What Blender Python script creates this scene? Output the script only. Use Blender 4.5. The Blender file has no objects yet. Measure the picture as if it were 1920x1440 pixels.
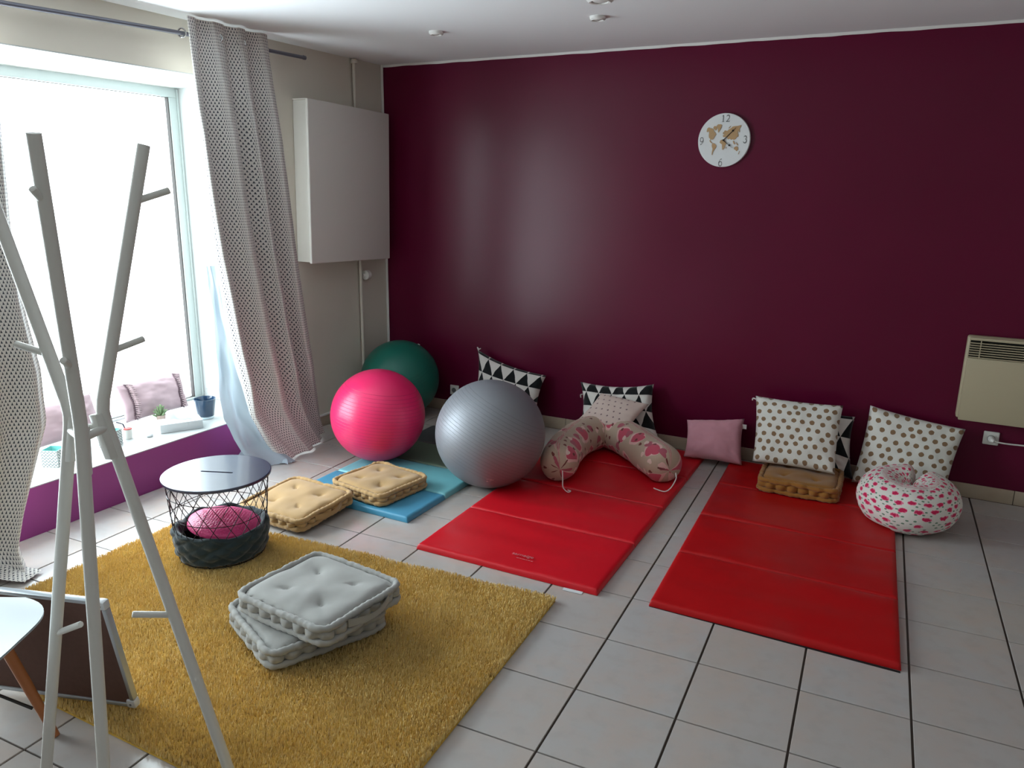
import bpy, bmesh, math, random
from mathutils import Vector, Matrix, noise
from math import sin, cos, pi, radians as rad
random.seed(7)
SC = bpy.context.scene
COL = SC.collection

# ------------------------------------------------------------------ camera, sky, exposure
cam = bpy.data.cameras.new('camera'); camo = bpy.data.objects.new('camera', cam); COL.objects.link(camo)
cam.sensor_fit = 'HORIZONTAL'; cam.sensor_width = 36.0; cam.lens = 1448.667 / 1920 * 36.0
cam.clip_start = 0.05; cam.clip_end = 200
CR = [[0.884789555, -0.127106928, 0.448320502], [0.465774419, 0.211912607, -0.859154955], [0.014199781, 0.968987552, 0.246701217]]
CM = Matrix.Identity(4)
for i in range(3):
    for j in range(3): CM[i][j] = CR[i][j]
CM[0][3], CM[1][3], CM[2][3] = 3.545, -4.730, 1.630
camo.matrix_world = CM
SC.camera = camo

world = bpy.data.worlds.new('overcast_sky'); SC.world = world; world.use_nodes = True
bg = world.node_tree.nodes['Background']
bg.inputs['Color'].default_value = (0.84, 0.94, 1.0, 1); bg.inputs['Strength'].default_value = 15.0
vs = SC.view_settings
vs.view_transform = 'Standard'; vs.look = 'None'; vs.gamma = 1.0; vs.exposure = 0.0; vs.use_curve_mapping = False
# sampling portal in the window opening: lets the sky light find the window
pl = bpy.data.lights.new('window_portal', 'AREA'); pl.shape = 'RECTANGLE'; pl.size = 3.0; pl.size_y = 1.92
pl.cycles.is_portal = True
plo = bpy.data.objects.new('window_portal', pl); COL.objects.link(plo)
plo.location = (-0.66, -2.775, 1.215)
plo.rotation_euler = (rad(90), 0, rad(-90))

# ------------------------------------------------------------------ node helpers
class E:
    """A tiny expression builder over shader math nodes."""
    def __init__(s, nt, v): s.nt = nt; s.v = v
    def _m(s, op, *a):
        n = s.nt.nodes.new('ShaderNodeMath'); n.operation = op
        for i, x in enumerate((s,) + a):
            x = x.v if isinstance(x, E) else x
            if isinstance(x, (int, float)): n.inputs[i].default_value = x
            else: s.nt.links.new(x, n.inputs[i])
        return E(s.nt, n.outputs[0])
    def __add__(s, o): return s._m('ADD', o)
    def __radd__(s, o): return s._m('ADD', o)
    def __sub__(s, o): return s._m('SUBTRACT', o)
    def __rsub__(s, o): return E(s.nt, o)._m('SUBTRACT', s)
    def __mul__(s, o): return s._m('MULTIPLY', o)
    def __rmul__(s, o): return s._m('MULTIPLY', o)
    def __truediv__(s, o): return s._m('DIVIDE', o)
    def lt(s, o): return s._m('LESS_THAN', o)
    def gt(s, o): return s._m('GREATER_THAN', o)
    def floor(s): return s._m('FLOOR')
    def fract(s): return s._m('FRACT')
    def abs(s): return s._m('ABSOLUTE')
    def mod(s, o): return s._m('FLOORED_MODULO', o)
    def max(s, o): return s._m('MAXIMUM', o)
    def min(s, o): return s._m('MINIMUM', o)
    def sin(s): return s._m('SINE')
    def sqrt(s): return s._m('SQRT')
    def pow(s, o): return s._m('POWER', o)

def lin(c):
    return tuple((x / 12.92 if x <= 0.04045 else ((x + 0.055) / 1.055) ** 2.4) for x in (c[0] / 255, c[1] / 255, c[2] / 255)) + (1,)

MATS = {}
class MB:
    """Material builder around one Principled node."""
    def __init__(s, name, col, rough=0.5, spec=0.5, sheen=0.0, metal=0.0, srgb=True, coat=0.0):
        m = bpy.data.materials.new(name); m.use_nodes = True; s.m = m; s.nt = m.node_tree
        s.p = s.nt.nodes['Principled BSDF']; s.out = s.nt.nodes['Material Output']
        s.col = lin(col) if srgb else tuple(col) + (1,)
        s.p.inputs['Base Color'].default_value = s.col
        s.p.inputs['Roughness'].default_value = rough; s.p.inputs['Specular IOR Level'].default_value = spec
        s.p.inputs['Metallic'].default_value = metal; s.p.inputs['Coat Weight'].default_value = coat
        s.p.inputs['Sheen Weight'].default_value = sheen; s.p.inputs['Sheen Roughness'].default_value = 0.5
        MATS[name] = m; s.cur = None
    def n(s, t): return s.nt.nodes.new(t)
    def ln(s, a, b): s.nt.links.new(a, b)
    def coord(s, kind='Object'):
        return s.n('ShaderNodeTexCoord').outputs[kind]
    def uv(s, kind='UV'):
        x = s.n('ShaderNodeSeparateXYZ'); s.ln(s.coord(kind), x.inputs[0])
        return E(s.nt, x.outputs[0]), E(s.nt, x.outputs[1]), E(s.nt, x.outputs[2])
    def noise(s, scale, detail=3, kind='Object', rough=0.5, vec=None):
        t = s.n('ShaderNodeTexNoise'); t.inputs['Scale'].default_value = scale; t.inputs['Detail'].default_value = detail
        t.inputs['Roughness'].default_value = rough
        s.ln(vec if vec is not None else s.coord(kind), t.inputs['Vector']); return E(s.nt, t.outputs['Fac'])
    def white(s, a, b, seed=0.0):
        c = s.n('ShaderNodeCombineXYZ'); s.ln(a.v, c.inputs[0]); s.ln(b.v, c.inputs[1]); c.inputs[2].default_value = seed
        w = s.n('ShaderNodeTexWhiteNoise'); w.noise_dimensions = '3D'; s.ln(c.outputs[0], w.inputs['Vector'])
        x = s.n('ShaderNodeSeparateXYZ'); s.ln(w.outputs['Color'], x.inputs[0])
        return E(s.nt, x.outputs[0]), E(s.nt, x.outputs[1]), E(s.nt, w.outputs['Value'])
    def over(s, col, fac, srgb=True):
        """lay a colour over the base colour where fac = 1"""
        mx = s.n('ShaderNodeMix'); mx.data_type = 'RGBA'
        if s.cur is None: mx.inputs[6].default_value = s.col
        else: s.ln(s.cur, mx.inputs[6])
        if isinstance(col, tuple): mx.inputs[7].default_value = lin(col) if srgb else tuple(col) + (1,)
        else: s.ln(col, mx.inputs[7])
        if isinstance(fac, E): s.ln(fac.v, mx.inputs[0])
        else: mx.inputs[0].default_value = fac
        s.cur = mx.outputs[2]; s.ln(s.cur, s.p.inputs['Base Color']); return s
    def bump(s, h, strength=0.3, dist=0.01):
        b = s.n('ShaderNodeBump'); b.inputs['Strength'].default_value = strength; b.inputs['Distance'].default_value = dist
        s.ln(h.v, b.inputs['Height']); s.ln(b.outputs[0], s.p.inputs['Normal']); return s

def simple(name, col, rough=0.5, spec=0.5, bs=None, bst=0.2, bd=0.003, mott=0.0, mcol=None, mscale=4, **k):
    b = MB(name, col, rough, spec, **k)
    if mott:
        b.over(mcol or tuple(int(c * 0.8) for c in col), (b.noise(mscale, 4) - 0.35) * mott * 2)
    if bs: b.bump(b.noise(bs, 3), bst, bd)
    return b.m

# ------------------------------------------------------------------ materials
# ceramic floor tile: marbled beige, a little different from tile to tile
b = MB('floor_tile', (182, 178, 176), 0.24, 0.7)
oi = b.n('ShaderNodeObjectInfo'); va = b.n('ShaderNodeVectorMath'); va.operation = 'ADD'
vm = b.n('ShaderNodeVectorMath'); vm.operation = 'SCALE'; vm.inputs['Scale'].default_value = 0.37
b.ln(oi.outputs['Location'], vm.inputs[0]); b.ln(b.coord(), va.inputs[0]); b.ln(vm.outputs[0], va.inputs[1])
n1 = b.noise(5, 5, vec=va.outputs[0], rough=0.6); n2 = b.noise(16, 4, vec=va.outputs[0])
b.over((190, 172, 161), ((n1 - 0.42) * 3.0).max(0).min(0.75)); b.over((172, 167, 162), ((n2 - 0.5) * 2.5).max(0).min(0.5))
b.over((178, 166, 156), E(b.nt, oi.outputs['Random']) * 0.35)
b.bump(b.noise(60, 2), 0.05, 0.001)
simple('grout', (82, 72, 66), 0.9, 0.2, mott=0.4, mscale=20)
b = MB('purple_paint', (94, 10, 46), 0.29, 0.26)
b.over((84, 8, 40), (b.noise(1.3, 3) - 0.35) * 1.5)
b.bump(b.noise(9, 5, rough=0.7) * 0.7 + b.noise(90, 3) * 0.3, 0.16, 0.003)
b = MB('violet_flare_paint', (140, 56, 124), 0.5, 0.4); b.bump(b.noise(40, 3), 0.1, 0.002)  # riser purple; window flare and cool light are mixed into the colour
simple('cream_wall', (216, 209, 196), 0.75, 0.3, bs=30, bst=0.08, mott=0.15, mscale=2)
simple('white_wall', (206, 198, 190), 0.75, 0.3, bs=30, bst=0.06)
simple('white_ceiling', (244, 245, 246), 0.8, 0.3, bs=40, bst=0.04)
simple('white_trim', (226, 224, 220), 0.5, 0.4, bs=40, bst=0.03)
simple('skirting_tile', (182, 166, 146), 0.35, 0.45, mott=0.5, mcol=(160, 138, 116), mscale=7)
simple('white_sill', (178, 181, 180), 0.35, 0.5, bs=30, bst=0.03)
b = MB('old_reveal', (190, 193, 191), 0.75, 0.3)
x, y, z = b.uv('Object')
b.over((120, 122, 116), ((b.noise(14, 5, rough=0.7) - 0.60) * 9).max(0).min(0.7) * z.lt(0.75)); b.bump(b.noise(25, 4), 0.15, 0.004)
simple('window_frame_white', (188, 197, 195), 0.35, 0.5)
simple('black_gasket', (45, 38, 34), 0.6, 0.3)
simple('grey_metal', (108, 108, 118), 0.35, 0.5, metal=0.35)
simple('chrome', (190, 190, 190), 0.2, 0.5, metal=1.0)
simple('cabinet_white', (222, 218, 212), 0.5, 0.4, bs=60, bst=0.03)
simple('plastic_white', (226, 224, 218), 0.4, 0.5)
simple('heater_cream', (180, 168, 140), 0.45, 0.4, bs=120, bst=0.05)
simple('dark_void', (26, 26, 22), 0.8, 0.2)
simple('lacquer_white', (212, 210, 204), 0.35, 0.5)
simple('rubber_dark', (40, 38, 38), 0.8, 0.3)
b = MB('navy_steel', (24, 32, 66), 0.30, 1.0, coat=0.25); b.bump(b.noise(300, 2), 0.03, 0.0006)
simple('navy_wire', (24, 26, 36), 0.4, 0.5)
b = MB('slate_fabric', (44, 58, 62), 0.9, 0.2, sheen=0.4); b.over((34, 46, 50), b.noise(12, 3)); b.bump(b.noise(25, 4), 0.5, 0.01)
b = MB('pink_vinyl', (226, 70, 132), 0.4, 0.5)
v_ = b.n('ShaderNodeTexVoronoi'); v_.inputs['Scale'].default_value = 110; b.ln(b.coord(), v_.inputs['Vector'])
b.bump(E(b.nt, v_.outputs['Distance']) * -1.0, 0.5, 0.004)
def ballmat(name, col, rough, axis, spec=0.5, mott=None, metal=0.0, coat=0.0):
    b = MB(name, col, rough, spec, metal=metal, coat=coat)
    d = b.n('ShaderNodeVectorMath'); d.operation = 'DOT_PRODUCT'; d.inputs[1].default_value = Vector(axis).normalized()
    b.ln(b.coord(), d.inputs[0]); t = E(b.nt, d.outputs['Value'])
    g = ((t * 52).fract() - 0.5).abs()
    line = (0.07 - g).max(0) * 14.0
    mask = (t.abs()).lt(0.19)
    b.over(tuple(int(c * 0.62) for c in col), (line * mask * 0.55).min(0.5))
    b.bump(0 - line * mask + b.noise(120, 2) * 0.15, 0.35, 0.002)
    return b
ballmat('ball_pink', (236, 44, 104), 0.32, (0.12, 0.05, 1))
ballmat('ball_silver', (138, 140, 146), 0.47, (0.45, 0.35, 1), metal=0.3)
ballmat('ball_green', (18, 104, 90), 0.36, (0.3, -0.5, 1))
b = MB('red_vinyl', (204, 16, 32), 0.38, 0.4); b.bump(b.noise(8, 4) * 0.8 + b.noise(200, 2) * 0.1, 0.12, 0.006)
b = MB('red_vinyl_worn', (180, 12, 16), 0.45, 0.28)
b.over((150, 40, 40), ((b.noise(2.2, 3) - 0.5) * 2.2).max(0).min(0.4)); b.bump(b.noise(6, 4), 0.16, 0.008)
simple('mat_base_black', (26, 24, 26), 0.7, 0.3)
simple('vinyl_blue', (74, 146, 178), 0.4, 0.5, bs=8, bst=0.06)
simple('vinyl_aqua', (120, 190, 198), 0.4, 0.5, bs=8, bst=0.06)
simple('vinyl_sage', (104, 122, 104), 0.4, 0.5, bs=8, bst=0.06)
simple('vinyl_grey', (74, 76, 78), 0.4, 0.5, bs=8, bst=0.06)
simple('print_grey', (196, 122, 128), 0.5, 0.4)
simple('print_white', (205, 195, 195), 0.5, 0.4)
def cotton(name, col, rough=0.85, wr=18, st=0.25):
    b = MB(name, col, rough, 0.2, sheen=0.25)
    b.over(tuple(int(c * 0.86) for c in col), (b.noise(6, 4) - 0.3))
    b.bump(b.noise(wr, 4) * 0.8 + b.noise(260, 2) * 0.08, st, 0.006); return b.m
cotton('cotton_tan', (182, 146, 98)); cotton('cotton_brown', (158, 106, 46)); cotton('cotton_grey', (166, 164, 160))
cotton('cotton_pink', (212, 150, 162), wr=12, st=0.12); cotton('blush_linen', (184, 158, 164), wr=12, st=0.12)
cotton('fringe_yarn', (186, 160, 164)); cotton('fringe_dark', (96, 74, 82)); cotton('plain_cream', (214, 196, 184)); cotton('cord_white', (220, 214, 210))
# rug
b = MB('rug_base', (214, 176, 88), 0.95, 0.1); b.over((190, 150, 66), b.noise(50, 3))
b = MB('rug_pile', (242, 212, 140), 0.9, 0.15, sheen=0.3)
b.over((224, 186, 106), ((b.noise(9, 4, rough=0.7) - 0.35) * 2).max(0).min(0.8)); b.over((250, 226, 156), ((b.noise(70, 2) - 0.5) * 2).max(0).min(0.6))
# patterned fabrics (UV is in metres on the cloth)
def patt(name, col, bs=12, bst=0.2, rough=0.85):
    b = MB(name, col, rough, 0.2, sheen=0.2); b.bump(b.noise(bs, 4) * 0.5 + b.noise(bs * 0.55, 3, rough=0.4) * 0.9, bst, 0.014)
    x, y, z = b.uv(); return b, x, y
b, x, y = patt('black_white_triangles', (222, 216, 210))
S = 0.105
row = (y / S).floor(); fy = (y / S).fract(); xs = (x / S + row * 0.5).fract()
b.over((22, 24, 26), ((xs - 0.5).abs() * 2.0).lt((1.0 - fy) * 0.98))
b, x, y = patt('brown_dots', (226, 224, 216), bst=0.4)
S = 0.054; row = (y / (S * 0.86)).floor(); cx_ = x / S + row.mod(2.0) * 0.5
jx, jy, jv = b.white(cx_.floor(), row, 3.0)
dx = cx_.fract() - 0.5 + (jx - 0.5) * 0.28; dy = ((y / (S * 0.86)).fract() - 0.5 + (jy - 0.5) * 0.28) * 0.86
d = (dx * dx + dy * dy).sqrt() + (b.noise(90, 2) - 0.5) * 0.10
b.over((140, 112, 84), d.lt(0.255))
b, x, y = patt('star_print', (212, 190, 180))
S = 0.042; row = (y / S).floor(); cx_ = x / S + row.mod(2.0) * 0.5
dx = (cx_.fract() - 0.5).abs(); dy = ((y / S).fract() - 0.5).abs()
b.over((120, 96, 100), (dx.pow(0.7) + dy.pow(0.7)).lt(0.33) * x.lt(0.26))
def hearts(b, x, y, S, seed, size, col, prob, edge=None):
    row = (y / S).floor(); cx_ = x / S + row.mod(2.0) * 0.5
    jx, jy, jv = b.white(cx_.floor(), row, seed)
    px = (cx_.fract() - 0.5 + (jx - 0.5) * 0.4) / size; py = ((y / S).fract() - 0.5 + (jy - 0.5) * 0.4) / size
    a = jv * 5.0
    ca = a._m('COSINE'); sa = a.sin()
    qx = px * ca - py * sa; qy = px * sa + py * ca + 0.15
    r = qx * qx + qy * qy - 1.0
    f = r * r * r - qx * qx * qy * qy * qy
    on = jx.lt(prob)
    if edge: b.over(edge, f.lt(0.35) * on)
    b.over(col, f.lt(0.0) * on)
b, x, y = patt('heart_print', (190, 168, 148), bst=0.25)
hearts(b, x, y, 0.16, 1.0, 0.27, (200, 84, 104), 0.85, (226, 184, 178)); hearts(b, x, y, 0.115, 5.0, 0.2, (176, 90, 104), 0.6)
hearts(b, x, y, 0.06, 9.0, 0.16, (118, 62, 58), 0.45); hearts(b, x, y, 0.083, 12.0, 0.17, (228, 200, 190), 0.3)
b, x, y = patt('flower_print', (226, 220, 212), bst=0.2)
def blobs(b, x, y, S, seed, r0, col, prob, wob=0.2):
    row = (y / S).floor(); cx_ = x / S + row.mod(2.0) * 0.5
    jx, jy, jv = b.white(cx_.floor(), row, seed)
    dx = cx_.fract() - 0.5 + (jx - 0.5) * 0.3; dy = (y / S).fract() - 0.5 + (jy - 0.5) * 0.3
    d = (dx * dx + dy * dy).sqrt() + (b.noise(70, 2) - 0.5) * wob
    b.over(col, d.lt(r0) * jv.lt(prob))
blobs(b, x, y, 0.017, 2.0, 0.22, (110, 138, 116), 0.55, 0.4); blobs(b, x, y, 0.037, 4.0, 0.29, (232, 120, 150), 0.9, 0.4); blobs(b, x, y, 0.037, 4.0, 0.22, (204, 34, 84), 0.9, 0.45)
# curtain cloth: offset rows of small dark arrowheads
def curtain_mat(name, col, dark):
    b, x, y = patt(name, col, bs=30, bst=0.08)
    SX, SY = 0.0195, 0.0150
    row = (y / SY).floor(); fx = (x / SX + row * 0.5).fract(); fy = (y / SY).fract()
    b.over(dark, ((fx - 0.5).abs()).lt((1.0 - fy) * 0.30) * fy.gt(0.12))
curtain_mat('curtain_cloth', (228, 223, 218), (66, 68, 78))
b = MB('satin_lining', (172, 186, 197), 0.3, 0.6); b.bump(b.noise(14, 3), 0.15, 0.01)
tr = b.n('ShaderNodeBsdfTranslucent'); tr.inputs['Color'].default_value = lin((170, 184, 194))
mx = b.n('ShaderNodeMixShader'); mx.inputs[0].default_value = 0.2
b.ln(b.p.outputs[0], mx.inputs[1]); b.ln(tr.outputs[0], mx.inputs[2]); b.ln(mx.outputs[0], b.out.inputs['Surface'])
# thin window glass: clear with a Fresnel reflection
m = bpy.data.materials.new('window_glass'); m.use_nodes = True; nt = m.node_tree; nt.nodes.remove(nt.nodes['Principled BSDF'])
t1 = nt.nodes.new('ShaderNodeBsdfTransparent'); g1 = nt.nodes.new('ShaderNodeBsdfGlossy'); g1.inputs['Roughness'].default_value = 0.02
f1 = nt.nodes.new('ShaderNodeLayerWeight'); f1.inputs['Blend'].default_value = 0.5; mx = nt.nodes.new('ShaderNodeMixShader')
t1.inputs['Color'].default_value = (0.96, 0.98, 0.98, 1)
fr = E(nt, f1.outputs['Facing']).pow(5.0) * 0.9 + 0.03          # Schlick, the same from both sides of the thin pane
nt.links.new(fr.v, mx.inputs[0]); nt.links.new(t1.outputs[0], mx.inputs[1]); nt.links.new(g1.outputs[0], mx.inputs[2])
nt.links.new(mx.outputs[0], nt.nodes['Material Output'].inputs['Surface']); MATS['window_glass'] = m
simple('blue_glass', (26, 56, 84), 0.08, 0.6, coat=0.5); simple('clear_glass', (206, 222, 226), 0.05, 0.6)
simple('paper_white', (206, 210, 212), 0.8, 0.2); simple('leaf_green', (120, 140, 104), 0.6, 0.3); simple('terracotta', (196, 170, 160), 0.8, 0.2)
simple('pencil_dark', (50, 50, 66), 0.5, 0.4); simple('red_plastic', (190, 60, 56), 0.5, 0.4)
b, x, y = patt('chevron_fabric', (226, 230, 226))
b.over((96, 112, 116), ((y / 0.016 + ((x / 0.018).fract() - 0.5).abs() * 1.6).fract()).lt(0.42))
cotton('teal_lining', (130, 200, 196))
simple('chair_white', (226, 232, 234), 0.3, 0.5)
b = MB('beech_wood', (186, 118, 70), 0.45, 0.4); x, y, z = b.uv('Object')
b.over((158, 94, 52), (b.noise(9, 4) + (z * 3).sin() * 0.05)); 
simple('black_steel', (26, 26, 28), 0.45, 0.5)
b = MB('hardboard', (104, 76, 66), 0.7, 0.3); b.over((88, 62, 54), b.noise(60, 3))
simple('aluminium', (176, 182, 188), 0.35, 0.5, metal=0.6); simple('grey_plastic', (200, 200, 202), 0.45, 0.5)
simple('whiteboard_face', (236, 238, 240), 0.15, 0.6)
simple('clock_white', (222, 224, 224), 0.6, 0.3); simple('clock_grey', (116, 116, 116), 0.7, 0.3); simple('clock_black', (20, 18, 18), 0.5, 0.4)
b = MB('clock_wood', (178, 152, 120), 0.6, 0.3); b.over((190, 150, 100), b.noise(14, 3))
simple('lamp_off', (205, 205, 200), 0.2, 0.5)

# ------------------------------------------------------------------ geometry helpers
class G:
    def __init__(s): s.v = []; s.f = []; s.uv = []
    def add(s, verts, faces, uv=None):
        o = len(s.v); s.v += [tuple(v) for v in verts]; s.f += [tuple(i + o for i in f) for f in faces]
        s.uv += uv if uv else [(v[0], v[2]) for v in verts]; return s
    def box(s, x0, x1, y0, y1, z0, z1):
        return s.add([(x0, y0, z0), (x1, y0, z0), (x1, y1, z0), (x0, y1, z0), (x0, y0, z1), (x1, y0, z1), (x1, y1, z1), (x0, y1, z1)],
                     [(0, 3, 2, 1), (4, 5, 6, 7), (0, 1, 5, 4), (1, 2, 6, 5), (2, 3, 7, 6), (3, 0, 4, 7)])
    def grid(s, fn, nu, nv, uvf=None, cu=False, cv=False):
        vs_, uv, fs = [], [], []
        U, Vn = (nu if cu else nu + 1), (nv if cv else nv + 1)
        for j in range(Vn):
            for i in range(U):
                u, v = i / nu, j / nv; vs_.append(fn(u, v)); uv.append(uvf(u, v) if uvf else (u, v))
        for j in range(nv):
            for i in range(nu):
                a = j * U + i; b_ = j * U + (i + 1) % U; c = ((j + 1) % Vn) * U + (i + 1) % U; d_ = ((j + 1) % Vn) * U + i
                fs.append((a, b_, c, d_))
        return s.add(vs_, fs, uv)
    def lathe(s, prof, n=32, cx=0, cy=0, cz=0, caps=True):
        vs_, fs, uv = [], [], []
        for k, (r, z) in enumerate(prof):
            for i in range(n):
                a = 2 * pi * i / n; vs_.append((cx + r * cos(a), cy + r * sin(a), cz + z)); uv.append((a * max(r, .01), z))
        for k in range(len(prof) - 1):
            for i in range(n):
                j = (i + 1) % n; fs.append((k * n + i, k * n + j, (k + 1) * n + j, (k + 1) * n + i))
        if caps:
            fs.append(tuple(reversed(range(n)))); fs.append(tuple((len(prof) - 1) * n + i for i in range(n)))
        return s.add(vs_, fs, uv)
    def tube(s, pts, r, n=10, closed=False, caps=True, uvscale=True):
        P = [Vector(p) for p in pts]; N = len(P); R_ = r if isinstance(r, (list, tuple)) else [r] * N
        T = []
        for i in range(N):
            a = P[(i - 1) % N] if (closed or i > 0) else P[i]; c = P[(i + 1) % N] if (closed or i < N - 1) else P[i]
            T.append((c - a).normalized())
        up = Vector((0, 0, 1)) if abs(T[0].z) < 0.9 else Vector((1, 0, 0))
        nrm = (up - T[0] * up.dot(T[0])).normalized()
        vs_, uv, fs = [], [], []; L = 0
        for i in range(N):
            nrm = (nrm - T[i] * nrm.dot(T[i])).normalized(); bi = T[i].cross(nrm)
            if i: L += (P[i] - P[i - 1]).length
            for k in range(n):
                a = 2 * pi * k / n
                vs_.append(P[i] + (nrm * cos(a) + bi * sin(a)) * R_[i]); uv.append((L, k / n * 2 * pi * max(R_) ))
        M_ = N if closed else N - 1
        for i in range(M_):
            for k in range(n):
                k2 = (k + 1) % n; i2 = (i + 1) % N
                fs.append((i * n + k, i * n + k2, i2 * n + k2, i2 * n + k))
        if caps and not closed:
            fs.append(tuple(reversed(range(n)))); fs.append(tuple((N - 1) * n + k for k in range(n)))
        return s.add(vs_, fs, uv)

def build(name, g, mat, parent=None, origin=None, smooth=True, bevel=0, seg=2, weld=False, angle=40):
    """One mesh object. Vertices in world coordinates; origin is subtracted (or the parent's own location is)."""
    q = parent
    while q is not None and '_o' not in q: q = q.parent
    o0 = Vector(origin) if origin is not None else (Vector(q['_o']) if q is not None else Vector((0, 0, 0)))
    me = bpy.data.meshes.new(name)
    me.from_pydata([tuple(Vector(v) - o0) for v in g.v], [], g.f)
    ul = me.uv_layers.new(name='UVMap')
    ul.data.foreach_set('uv', [c for l in me.loops for c in g.uv[l.vertex_index]])
    if weld or bevel:
        bm = bmesh.new(); bm.from_mesh(me)
        if weld: bmesh.ops.remove_doubles(bm, verts=bm.verts, dist=1e-5)
        if bevel:
            ed = [e for e in bm.edges if len(e.link_faces) == 2 and e.calc_face_angle(0) > 0.5]
            bmesh.ops.bevel(bm, geom=ed, offset=bevel, segments=seg, affect='EDGES', profile=0.5)
        bm.to_mesh(me); bm.free()
    bm = bmesh.new(); bm.from_mesh(me); bmesh.ops.recalc_face_normals(bm, faces=bm.faces); bm.to_mesh(me); bm.free()
    if smooth:
        for p in me.polygons: p.use_smooth = True
        me.set_sharp_from_angle(angle=rad(angle))
    me.materials.append(MATS[mat])
    o = bpy.data.objects.new(name, me); COL.objects.link(o)
    if parent is not None: o.parent = parent
    else: o.location = o0
    return o

def tag(o, label, cat, group=None):
    o['label'] = label; o['category'] = cat
    if group: o['group'] = group
    return o
def thing(name, label, cat, loc, group=None):
    o = bpy.data.objects.new(name, None); COL.objects.link(o); o.location = loc; o.empty_display_size = 0.1
    o['_o'] = tuple(loc); return tag(o, label, cat, group)
def struct(o): o['kind'] = 'structure'; return o
def base(g):
    xs = [v[0] for v in g.v]; ys = [v[1] for v in g.v]; zs = [v[2] for v in g.v]
    return ((min(xs) + max(xs)) / 2, (min(ys) + max(ys)) / 2, min(zs))
def cr(pts, n=8):
    """Catmull-Rom through points"""
    P = [Vector(p) for p in pts]; P = [P[0] * 2 - P[1]] + P + [P[-1] * 2 - P[-2]]; out = []
    for i in range(1, len(P) - 2):
        for k in range(n):
            t = k / n; a, b_, c, d_ = P[i - 1], P[i], P[i + 1], P[i + 2]
            out.append(0.5 * ((2 * b_) + (c - a) * t + (2 * a - 5 * b_ + 4 * c - d_) * t * t + (3 * b_ - a - 3 * c + d_) * t ** 3))
    out.append(P[-2]); return out
def lerp(tab, t):
    for (a, va), (b_, vb) in zip(tab, tab[1:]):
        if t <= b_: return va + (vb - va) * max(0, min(1, (t - a) / (b_ - a)))
    return tab[-1][1]

# ------------------------------------------------------------------ the room
RX, RY, H = 5.5, -6.5, 2.45       # right wall, rear wall, ceiling height
WY0, WY1, WZ0, WZ1 = -4.30, -1.25, 0.24, 2.19   # window opening, lengthened unseen past the left curtain for more daylight
fl = struct(build('floor', G().box(-0.0, RX, RY, 0, -0.1, -0.006), 'grout', smooth=False))
# floor tiles, 0.34 x 0.331 m pitch, laid 2.5 degrees off the walls
TH = rad(2.5); GX, GY, PX, PY = 2.374, -2.963, 0.34, 0.33098
ex = Vector((cos(TH), sin(TH))); ey = Vector((-sin(TH), cos(TH)))
TW, TL_ = PX - 0.0078, PY - 0.0056
def clip(poly, axis, lim, sgn):
    out = []
    for i in range(len(poly)):
        a, b_ = poly[i], poly[(i + 1) % len(poly)]
        da, db = sgn * (a[axis] - lim), sgn * (b_[axis] - lim)
        if da >= 0: out.append(a)
        if da * db < 0:
            t = da / (da - db); out.append(Vector((a[0] + (b_[0] - a[0]) * t, a[1] + (b_[1] - a[1]) * t)))
    return out
def tile_mesh(poly, top=0.0, th=0.008, bev=0.0010):
    c = sum(poly, Vector((0, 0))) / len(poly); k = len(poly); vv = []
    for zz, ins in ((-th, 0), (top - bev, 0), (top, bev)):
        for p in poly:
            d = (c - p); q = p + d.normalized() * ins * 1.4; vv.append((q[0], q[1], zz))
    ff = [(i, (i + 1) % k, k + (i + 1) % k, k + i) for i in range(k)] + [(k + i, k + (i + 1) % k, 2 * k + (i + 1) % k, 2 * k + i) for i in range(k)]
    ff.append(tuple(2 * k + i for i in range(k))); return vv, ff
full = None; rest = G(); CMi = CM.inverted()
for i in range(-9, 12):
    for j in range(-14, 11):
        c = Vector((GX, GY)) + ex * PX * (i + 0.5) + ey * PY * (j + 0.5)
        loc = [ex * (sx * TW / 2) + ey * (sy * TL_ / 2) for sx, sy in ((-1, -1), (1, -1), (1, 1), (-1, 1))]
        poly = [c + l for l in loc]; q = poly
        for ax, lim, sg in ((0, 0.003, 1), (0, RX - 0.003, -1), (1, RY + 0.003, 1), (1, -0.012, -1)):
            q = clip(q, ax, lim, sg)
            if len(q) < 3: break
        if len(q) < 3: continue
        # in view (with a margin for a step aside)?
        inview = False
        for p in q:
            w = CMi @ Vector((p[0], p[1], 0, 1))
            if w.z < -0.3 and abs(w.x / -w.z) < 0.80 and abs(w.y / -w.z) < 0.60: inview = True
        if not inview:
            vv, ff = tile_mesh(q); rest.add(vv, ff); continue
        if len(q) == 4 and all((a - b_).length < 1e-6 for a, b_ in zip(q, poly)):
            if full is None:
                vv, ff = tile_mesh(loc); full = bpy.data.meshes.new('tile'); full.from_pydata(vv, [], ff); full.materials.append(MATS['floor_tile'])
            me = full
        else:
            vv, ff = tile_mesh([p - c for p in q]); me = bpy.data.meshes.new('tile_cut'); me.from_pydata(vv, [], ff); me.materials.append(MATS['floor_tile'])
        o = bpy.data.objects.new('tile', me); COL.objects.link(o); o.parent = fl; o.location = (c[0], c[1], 0)
ro = build('tile_field', rest, 'floor_tile', parent=fl, smooth=False); ro['kind'] = 'stuff'

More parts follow.
